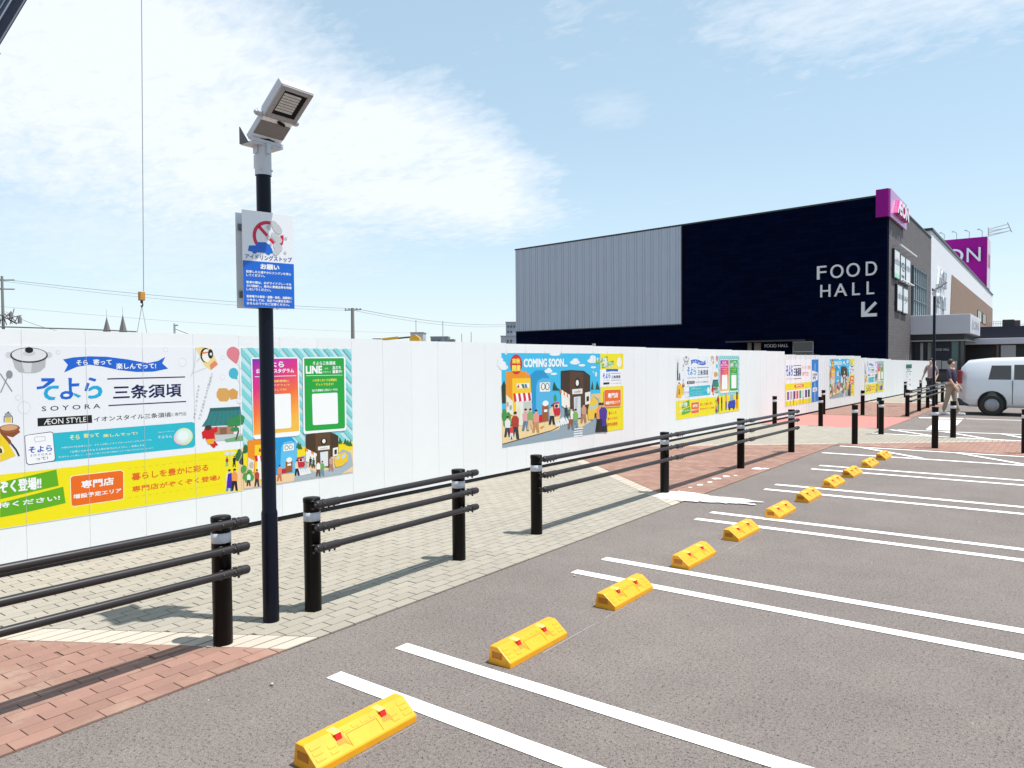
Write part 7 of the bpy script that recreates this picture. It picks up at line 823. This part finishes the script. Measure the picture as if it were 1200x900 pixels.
# ------------------------------------------------------------------ distant things behind the hoarding
# crane with hook
ct=thing('mobile_crane','dark blue crane boom in the top left corner with a hook on a cable','crane',(-54.15,9.45,0),0)
A=Vector((-54.95,8.85,1.6)); Bt=Vector((-40.7,20.5,31.5)); d=(Bt-A).normalized()
side_=Vector((-.5987,.8004,0)).cross(d).normalized(); outv=d.cross(side_).normalized()
def beam(b,p0,p1,w,h):
    e=[]; 
    for p in (p0,p1): e+=[p+side_*w/2+outv*h/2,p-side_*w/2+outv*h/2,p-side_*w/2-outv*h/2,p+side_*w/2-outv*h/2]
    b.hexa([tuple(v) for v in e])
rel=lambda p:p-Vector((-54.15,9.45,0))
M_boom=mat('crane_blue',(.018,.032,.075),.3,coat=.3); M_boom2=mat('crane_pale_blue_edge',(.42,.46,.50),.4)
b=MB(); beam(b,rel(A),rel(A+d*20.4),1.10,1.0); b.build('boom_base',mat('crane_slate',(.10,.13,.17),.4),ct)
b=MB(); beam(b,rel(A+d*20),rel(Bt),.98,.85); b.build('boom_extension',M_boom,ct)
b=MB(); b2=side_*.40
beam(b,rel(A+d*20+side_*.47+outv*-.44),rel(Bt+side_*.47+outv*-.44),.05,.05); beam(b,rel(A+d*20-side_*.30+outv*-.45),rel(Bt-side_*.30+outv*-.45),.03,.05); beam(b,rel(A+d*20+side_*.20+outv*-.45),rel(Bt+side_*.20+outv*-.45),.03,.05); b.build('boom_rib',M_boom2,ct)
b=MB(); beam(b,rel(A+d*20.0),rel(A+d*20.35),1.3,1.1); b.build('boom_collar',mat('crane_black',(.01,.01,.012),.5),ct)
b=MB(); beam(b,rel(A+d*20+side_*.72),rel(Bt+side_*.72),.05,.05); b.build('luffing_cable',M_boom2,ct)
b=MB(); b.box(-1.4,1.4,-2.5,4.5,.7,1.5,.05); b.box(-1.3,1.3,-1.5,1.5,1.5,2.6,.08); b.build('carrier',M_boom,ct)
for (x,y) in ((-1.3,-1.8),(1.3,-1.8),(-1.3,0),(1.3,0),(-1.3,3.2),(1.3,3.2)):
    b=MB(); b.lathe([(0,-.15),(.5,-.15),(.55,-.1),(.55,.1),(.5,.15),(0,.15)],(x,y,.55),16,'X'); b.build('wheel',mat('rubber',(.02,.02,.02),.8),ct)
H0=Vector((-39.85,20.3,0))
b=MB(); b.cyl(rel(Vector((-39.86,20.42,5.62))),rel(Vector((-40.0,20.9,31.3))),.022,n=6); b.build('hoist_cable',mat('steel_cable',(.30,.31,.34),.5),ct)
b=MB(); c=rel(H0); b.box(c.x-.14,c.x+.14,c.y-.14,c.y+.14,5.12,5.60,.04); hk=b.build('hook_block',mat('crane_hook_orange',(.50,.24,.04),.5),ct)
b=MB(); b.cyl((c.x,c.y,4.98),(c.x,c.y,5.13),.07,n=8); pts=[Vector((c.x+.10*math.cos(a),c.y,4.90+.10*math.sin(a))) for a in [R(90-k*30) for k in range(9)]]
for p,q_ in zip(pts[:-1],pts[1:]): b.cyl(p,q_,.035,n=6)
b.build('hook',mat('crane_black',(.01,.01,.012),.5),hk)
b=MB()
for e in (Vector((-40.06,20.08,3.2)),Vector((-39.58,20.43,3.2))): b.cyl((c.x,c.y,4.84),rel(e),.014,n=6)
b.build('sling',mat('steel_cable',(.30,.31,.34),.5),ct)
t=tag(MB().box(-.9,.5,-.35,.35,0,.5,.02).box(-.7,.3,-.2,.2,.5,.6).build('slung_load',M_steel,None,(-39.82,20.25,2.65)),'grey load hanging from the crane slings behind the hoarding','load')
# utility poles and wires
M_conc=mat('concrete_pole',(.22,.21,.20),.8); 
t=thing('utility_pole','thin utility pole with a crossarm behind the hoarding, right of the lamp post','utility pole',(-111.74,97.98,0),0)
b=MB(); b.cyl((0,0,0),(0,0,12.2),.42,.30,10); b.build('pole',M_conc,t)
b=MB(); b.cyl((-1.3,-.8,11.8),(1.5,.9,11.9),.11,n=6); b.build('crossarm',M_conc,t)
for k in (-1.2,-.6,.8,1.4): b=MB(); b.ball((k*.95,k*.6,12.1),.16,.16,.24,8,5); b.build('insulator',M_steel,t)
t=thing('transformer_pole','cluttered utility pole with transformers at the left edge above the hoarding','utility pole',(-120.5,41.7,0),0)
b=MB(); b.cyl((0,0,0),(0,0,14.2),.24,.16,10); b.build('pole',M_conc,t)
b=MB(); b.cyl((-.9,-1,13.6),(.9,1.2,13.7),.10,n=6); b.cyl((-.9,-1,12.4),(.9,1.2,12.4),.10,n=6); b.build('crossarm',M_conc,t)
for dx,dy,z in ((.3,.9,8.2),(.1,-.8,8.0),(.5,1.9,7.6)): b=MB(); b.cyl((dx,dy,z),(dx,dy,z+.9),.26,n=10); b.ball((dx,dy,z+1.0),.14,n=8,k=4); b.build('transformer',M_conc,t)
b=MB()
for k in range(12): b.cyl((.2+random.uniform(-.4,.5),random.uniform(-1.2,2.2),7.2+random.uniform(0,1)),(.2+random.uniform(-.4,.5),random.uniform(-1.2,2.4),8.6+random.uniform(0,1.2)),.06,n=5)
b.build('bracketry',mat('dark_fittings',(.06,.06,.07),.6),t)
def wire(label,pts,r=.035):
    b=MB()
    for p,q_ in zip(pts[:-1],pts[1:]): b.cyl(p,q_,r,n=5,cap=False)
    return tag(b.build('overhead_wire',mat('wire_grey',(.20,.22,.25),.7)),label,'wire',group='overhead wires behind the hoarding')
def sag(p,q,s,n=14): p=Vector(p);q=Vector(q); return [p+(q-p)*(i/n)-Vector((0,0,s*4*(i/n)*(1-i/n))) for i in range(n+1)]
wire('upper overhead wire from the transformer pole to the pole with the crossarm',sag((-120.4,41.7,13.75),(-111.8,97.9,12.1),.55)); wire('lower overhead wire from the transformer pole to the pole with the crossarm',sag((-120.4,41.7,13.5),(-111.7,98.1,11.75),.8),.025)
wire('upper overhead wire sagging right from the crossarm pole to the grey building',sag((-111.7,98,12.2),(-139.2,183.7,12.9),1.1),.05); wire('lower overhead wire sagging right from the crossarm pole to the grey building',sag((-111.7,98,11.8),(-139.2,183.7,12.4),1.3),.035)
wire('short wire dropping from the transformer pole behind the hoarding',sag((-120.3,42,9.2),(-118,50.5,6.3),.6),.035)
wire('faint low overhead wire behind the lamp post',sag((-125,30,11.0),(-140,150,9.5),1.2),.02)
# chapel spires
M_sp_=mat('slate_spire',(.16,.155,.15),.8)
for i,(x,y,h,lb) in enumerate(((-103.4,47.9,8.0,'left and shorter of the two grey pointed spires behind the hoarding'),(-101.9,49.3,8.35,'right and taller of the two grey pointed spires behind the hoarding'))):
    t=thing('spire',lb,'spire',(x,y,0),.5,'twin grey spires'); b=MB(); b.cyl((0,0,5.6),(0,0,h),.58,.02,4,smooth=False); b.build('pyramid_roof',M_sp_,t); b=MB(); b.box(-.35,.35,-.35,.35,0,5.6); b.build('tower',M_wht,t); b=MB(); b.cyl((0,0,h-.05),(0,0,h+1.0),.025,n=5); b.build('finial',M_steel,t)
# excavator
t=thing('excavator','small yellow excavator arm and cab poking above the hoarding','excavator',(-42.0,43.5,0),0)
M_exy=mat('excavator_yellow',(.62,.36,.02),.45); M_exd=mat('excavator_dark',(.04,.04,.04),.6)
rx=Vector((-.80,-.60,0))
def XP(s,z,o=0): return rx*s+Vector((.6*o,-.8*o,z))
b=MB(); b.slab([(-.35,0),(.55,0),(.5,.75),(.1,.95),(-.25,.7)],-.6,.6,lambda s,z,o:tuple(XP(s,z+2.95,o))); b.build('boom_housing',M_exy,t)
b=MB(); b.cyl(XP(.1,3.75),XP(1.6,3.62),.07,n=8); b.build('hydraulic_rod',M_exd,t)
b=MB(); b.slab([(1.5,3.62),(1.5,3.82),(2.9,3.66),(2.9,3.48)],-.15,.15,lambda s,z,o:tuple(XP(s,z-.05,o))); b.build('arm',M_exy,t)
b=MB(); b.slab([(2.85,3.45),(2.9,3.62),(3.55,3.62),(3.4,3.40)],-.2,.2,lambda s,z,o:tuple(XP(s,z,o))); b.build('bucket',M_exd,t)
b=MB(); b.box(-1,1.0,-1,1,.9,2.9,.1); b.build('cab',M_exy,t)
for yy in (-1.1,.6): b=MB(); b.box(-1.6,1.6,yy,yy+.5,0,.85,.2); b.build('track',M_exd,t)
# far buildings
def far_b(label,x,y,w,d_,h,col,wins,rot=R(36)):
    t=thing('far_building',label,'building',(x,y,0),rot); b=MB(); b.box(0,w,0,d_,0,h); b.build('wall',mat('far_'+label[:14].replace(' ','_'),col,.8),t)
    b=MB(); b.box(-.1,w+.1,-.1,d_+.1,h,h+.3); b.build('roof_edge',mat('far_trim',(.25,.26,.28),.8),t)
    for (a,z,ww,hh) in wins: b=MB(); b.box(a,a+ww,-.06,0,z,z+hh); b.build('window',mat('far_window',(.08,.10,.13),.3),t)
    return t
far_b('white box-shaped building far off behind the excavator',-141.6,144.2,3.4,6,9.3,(.50,.51,.53),[(.5,7.6,.7,.7),(1.6,7.6,.7,.7)])
far_b('low grey rooftop block right of the excavator',-137.3,147.4,4.6,6,8.15,(.22,.25,.27),[(.4,6.9,.8,.6),(1.8,6.9,.8,.6)])
far_b('small grey annex beside the low grey rooftop block',-133.8,150.3,1.6,5,7.4,(.26,.28,.30),[(.3,6.6,.5,.4)])
far_b('grey multi-storey building at the left edge of the ribbed cladding',-121.3,159.6,6,9,11.9,(.34,.37,.42),[(.4,10.6,.5,.6),(1.2,10.6,.5,.6),(2.0,10.6,.5,.6),(.4,9.2,.5,.6),(1.2,9.2,.5,.6)])
far_b('lower pale grey wing in front of the multi-storey building',-122.1,158.4,6,1.0,8.2,(.38,.41,.46),[(1.6,6.6,.5,.8),(2.5,6.6,.5,.8)])
for x,y,h,lb in ((-91.47,106.69,6.9,'left of two thin masts behind the hoarding near the cladding'),(-90.0,107.7,7.2,'right of two thin masts behind the hoarding near the cladding'),(-101.6,105,9.8,'tall faint mast above the white box-shaped far building'),(-96,106.5,9.4,'tall faint mast above the low grey rooftop block')):
    t=thing('mast',lb,'mast',(x,y,0),0,'thin distant masts'); b=MB(); b.cyl((0,0,0),(0,0,h),.06,n=6); b.build('pole',mat('mast_grey',(.30,.32,.36),.7),t)
t=thing('site_post','short pale post standing above the hoarding in front of the navy wall','post',(-25.59,43.37,0),0); b=MB(); b.box(-.09,.09,-.09,.09,0,2.85,.01); b.build('post',mat('pale_post',(.42,.40,.38),.7),t)
t=thing('antenna','small bent antenna behind the hoarding above the drawn kite','antenna',(-9.2,5.1,0),0); b=MB(); b.cyl((0,0,0),(0,0,2.26),.012,n=6); b.build('mast',M_steel,t); b=MB(); b.cyl((0,0,2.2),(.12,.12,2.13),.008,n=5); b.cyl((0,0,2.24),(.03,.03,2.24),.012,n=5); b.build('arm',M_steel,t)
b=MB(); vs=[(u_,.02+.004*math.sin(u_*5),2.054+.006*math.sin(u_*3.1)+(0.004 if int(u_*2)%3==0 else 0)) for u_ in [ -2+.25*k for k in range(23)]]
for p,q_ in zip(vs[:-1],vs[1:]): b.cyl(p,q_,.0055,n=6)
o=b.build('site_cable',mat('cable_dark',(.05,.05,.055),.6),None,HOR,HA); tag(o,'thin dark cable lying along the top edge of the near hoarding','cable')
# ------------------------------------------------------------------ minivan
cv=thing('minivan','silver white minivan seen side-on at the right edge, its tail lamp to the left','car',(-2.78,26.45,0),0)
M_car=mat('silver_white_car_paint',(.62,.64,.68),.25,metal=.15,coat=.6); M_tyre=mat('rubber',(.02,.02,.02),.8)
CL=4.4; Wc=1.68
st=[ # x, z bottom, z belt, z roof, inset of roof, half width
 (0.0,.45,.95,1.10,.10,.70),(0.06,.32,1.0,1.45,.12,.80),(0.25,.26,1.02,1.66,.14,.83),(.8,.25,1.02,1.72,.15,.84),(1.8,.25,1.0,1.74,.15,.84),(2.8,.25,.98,1.68,.15,.84),(3.25,.25,.97,1.40,.14,.84),(3.7,.26,.95,1.04,.10,.83),(4.2,.30,.86,.90,.10,.79),(4.4,.42,.70,.72,.10,.68)]
b=MB(); b.smooth=True; rings=[]
for (x,zb,zl,zr,ins,hw_) in st:
    c_=Wc/2; r_=[(x,c_-hw_+.06,zb),(x,c_-hw_,zb+.12),(x,c_-hw_-.005,(zb+zl)/2),(x,c_-hw_+.02,zl),(x,c_-hw_+ins*.8,zr-.10),(x,c_-hw_+ins+.10,zr-.01),(x,c_,zr+.01)]
    r_+= [(p[0],2*c_-p[1],p[2]) for p in r_[::-1][1:]]; rings.append(r_)
n=len(rings[0]); vs=[p for r_ in rings for p in r_]; fs=[]
for k in range(len(rings)-1):
    for i in range(n): j=(i+1)%n; fs.append((k*n+i,(k+1)*n+i,(k+1)*n+j,k*n+j))
fs.append(tuple(range(n))); fs.append(tuple(range((len(rings)-1)*n,len(rings)*n))[::-1]); b.add(vs,fs); b.build('body',M_car,cv)
def sidey(x,z): # lerp side surface at belt..roof
    for a,c in zip(st[:-1],st[1:]):
        if a[0]<=x<=c[0]:
            t_=(x-a[0])/(c[0]-a[0]); zl=a[2]+(c[2]-a[2])*t_; zr=a[3]+(c[3]-a[3])*t_; ins=a[4]+(c[4]-a[4])*t_; hw_=a[5]+(c[5]-a[5])*t_
            y0=Wc/2-hw_+.02; y1=Wc/2-hw_+ins*.8; f=max(0,min(1,(z-zl)/max(.05,(zr-.10-zl)))); return y0+(y1-y0)*f
    return 0
def side_panel(name,pts,mt,off=.006):
    for sg in (0,1):
        b=MB(); P=[(x,(sidey(x,z)-off) if not sg else Wc-(sidey(x,z)-off),z) for x,z in pts]
        Q2=[(p[0],p[1]+(.02 if not sg else -.02),p[2]) for p in P]; k=len(P); b.add(P+Q2,[tuple(range(k))[::(1 if not sg else -1)]]+[(i,(i+1)%k,k+(i+1)%k,k+i) for i in range(k)]); b.build(name,mt,cv)
M_cg=mat('car_glass',(.012,.018,.022),.05,spec=.8)
side_panel('side_window',[(.78,1.08),(1.35,1.08),(1.35,1.50),(.86,1.50)],M_cg); side_panel('side_window',[(1.42,1.08),(2.25,1.06),(2.2,1.52),(1.42,1.52)],M_cg); side_panel('side_window',[(2.32,1.06),(3.05,1.05),(2.82,1.46),(2.27,1.52)],M_cg)
for y_ in (.02,Wc-.16): b=MB(); b.box(-.02,.10,y_,y_+.14,.95,1.35,.02); b.build('tail_lamp',mat('tail_lamp_red',(.28,.02,.03),.3),cv)
for y_ in (.05,Wc-.4): b=MB(); b.box(4.12,4.38,y_,y_+.35,.62,.80,.03); b.build('headlight',mat('headlamp_clear',(.6,.62,.65),.1),cv)
b=MB(); b.box(-.06,.30,.03,Wc-.03,.28,.50,.04); b.build('rear_bumper',mat('bumper_dark_blue',(.03,.035,.06),.5),cv)
for x in (.88,3.55):
    for yy,sg in ((-.005,-1),(Wc+.005,1)):
        b=MB(); b.lathe([(0,-.02),(.37,-.02),(.37,.12),(0,.12)],(x,yy if sg<0 else yy-.1,.37),24,'Y'); b.build('wheel_arch',mat('wheel_well_black',(.006,.006,.006),.9),cv)
        w=MB(); w.lathe([(.20,-.03),(.29,-.04),(.315,-.02),(.315,.16),(.28,.18),(0,.18)],(x,yy-(.02 if sg<0 else .13),.318),26,'Y'); wh=w.build('wheel',M_tyre,cv)
        w=MB(); w.lathe([(0,-.030),(.05,-.034),(.19,-.026),(.20,-.01)],(x,yy-.02 if sg<0 else yy+.08,.318),20,'Y'); w.build('rim',mat('alloy_rim',(.25,.26,.28),.35,metal=.6),wh)
b=MB(); b.box(1.38,1.395,-.012,.02,.35,1.05); b.box(2.28,2.295,-.012,.02,.35,1.05); b.build('door_gap',M_cop,cv)
b=MB(); b.box(1.9,2.1,-.03,-.0,.90,.94,.008); b.box(3.0,3.2,-.14,.0,1.02,1.17,.03); b.build('door_mirror',M_car,cv)
# ------------------------------------------------------------------ people
def skin_obj(name,pts,edges,radii,mt,parent,root=0,sub=1):
    me=bpy.data.meshes.new(name); me.from_pydata(pts,edges,[]); o=bpy.data.objects.new(name,me); COL.objects.link(o)
    bm=bmesh.new(); bm.from_mesh(me); sl=bm.verts.layers.skin.verify(); bm.verts.ensure_lookup_table()
    for i,v in enumerate(bm.verts): r_=radii[i]; v[sl].radius=(r_,r_) if not isinstance(r_,tuple) else r_; v[sl].use_root=(i==root)
    bm.to_mesh(me); bm.free()
    o.modifiers.new('skin','SKIN').use_smooth_shade=True; s_=o.modifiers.new('sub','SUBSURF'); s_.levels=sub; s_.render_levels=sub
    dg=bpy.context.evaluated_depsgraph_get(); dg.update(); m2=bpy.data.meshes.new_from_object(o.evaluated_get(dg)); o.modifiers.clear(); o.data=m2; bpy.data.meshes.remove(me); m2.materials.clear(); m2.materials.append(mt)
    for p in m2.polygons: p.use_smooth=True
    o.parent=parent; return o
def person(label,loc,rotz,H,stride,top,bot,hair,shoe,armsw=.15):
    t=thing('person',label,'person',loc,rotz); k=H/1.7; V=lambda x,y,z:(x*k,y*k,z*k)
    hipL,hipR=V(-.09,0,.88),V(.09,0,.88)
    kl,kr=V(-.10,-.04+stride*.55,.48),V(.10,-.04-stride*.25,.48); fl,fr=V(-.10,stride,.07),V(.10,-stride,.09)
    shl,shr=V(-.18,0,1.39),V(.18,0,1.39); el_,er=V(-.23,-armsw*.5,1.11),V(.23,armsw*.5,1.11); wl,wr=V(-.24,armsw*.4+.08,.88),V(.24,armsw+.10,.88)
    pts=[V(0,0,.93),V(0,.01,1.08),V(0,0,1.28),V(0,0,1.42),V(0,.0,1.50),V(0,.01,1.60),V(0,.01,1.68),hipL,kl,fl,hipR,kr,fr,shl,el_,wl,shr,er,wr,V(0,.10,1.585)]
    ed=[(0,1),(1,2),(2,3),(3,4),(4,5),(5,6),(0,7),(7,8),(8,9),(0,10),(10,11),(11,12),(3,13),(13,14),(14,15),(3,16),(16,17),(17,18),(5,19)]
    rad=[.12,.115,.135,.09,.052,.085,.07,.085,.055,.036,.085,.055,.036,.052,.037,.025,.052,.037,.025,.018]
    for w,s_ in ((15,-1),(18,1)): # palm and five fingers
        px,py,pz=[c/k for c in pts[w]]; a=len(pts); pts.append(V(px,py+.03,pz-.07)); ed.append((w,a)); rad.append((.026))
        for f in range(4):
            b0=len(pts); pts.append(V(px,py+.005+.017*f,pz-.10)); pts.append(V(px-.008*s_,py+.008+.019*f,pz-.135-.008*(f in (1,2)))); pts.append(V(px-.02*s_,py+.012+.019*f,pz-.16-.01*(f in (1,2)))); ed+=[(a,b0),(b0,b0+1),(b0+1,b0+2)]; rad+=[.009,.0085,.0075]
        b0=len(pts); pts.append(V(px-.012*s_,py+.07,pz-.06)); pts.append(V(px-.018*s_,py+.085,pz-.095)); ed+=[(a,b0),(b0,b0+1)]; rad+=[.010,.009]
    skin_obj('body',pts,ed,[r_*k for r_ in rad],mat('skin',(.50,.30,.21),.6),t)
    ii=[0,1,2,3,13,14,16,17]; mp_={v:i for i,v in enumerate(ii)}
    pp=[pts[i] for i in ii]; ee=[(0,1),(1,2),(2,3),(3,4),(4,5),(3,6),(6,7)]
    skin_obj('shirt',pp,ee,[r_*k for r_ in (.14,.135,.152,.085,.068,.052,.068,.052)],mat('cloth_'+label[:12].replace(' ','_')+'_top',top,.9),t)
    low=[(pts[0][0],pts[0][1],pts[0][2]+.03*k),hipL,kl,(fl[0],fl[1],fl[2]+.05*k),hipR,kr,(fr[0],fr[1],fr[2]+.05*k)]
    skin_obj('trousers',low,[(0,1),(1,2),(2,3),(0,4),(4,5),(5,6)],[r_*k for r_ in (.125,.105,.072,.058,.105,.072,.058)],mat('cloth_'+label[:12].replace(' ','_')+'_legs',bot,.9),t)
    b=MB(); b.ball(V(0,-.034,1.655),.094*k,.088*k,.098*k,14,8); b.build('hair',mat('hair_dark',hair,.6),t)
    for f in (fl,fr):
        b=MB(); b.box(f[0]-.045*k,f[0]+.045*k,f[1]-.07*k,f[1]+.19*k,.0,.085*k,.03*k)
        b.build('shoe',mat('shoe_'+label[:10].replace(' ','_'),shoe,.6),t)
    return t
person('person in beige trousers and a dark top walking beside the silver minivan',(-2.92,26.15,0),R(-110),1.66,.18,(.045,.035,.07),(.30,.24,.19),(.02,.015,.012),(.6,.6,.6))
person('person in a dusty pink top and dark trousers near the end of the hoarding',(-4.45,33.6,.006),R(160),1.68,.16,(.33,.23,.25),(.03,.03,.045),(.03,.02,.018),(.05,.05,.05))
bpy.data.objects.remove(_fo)
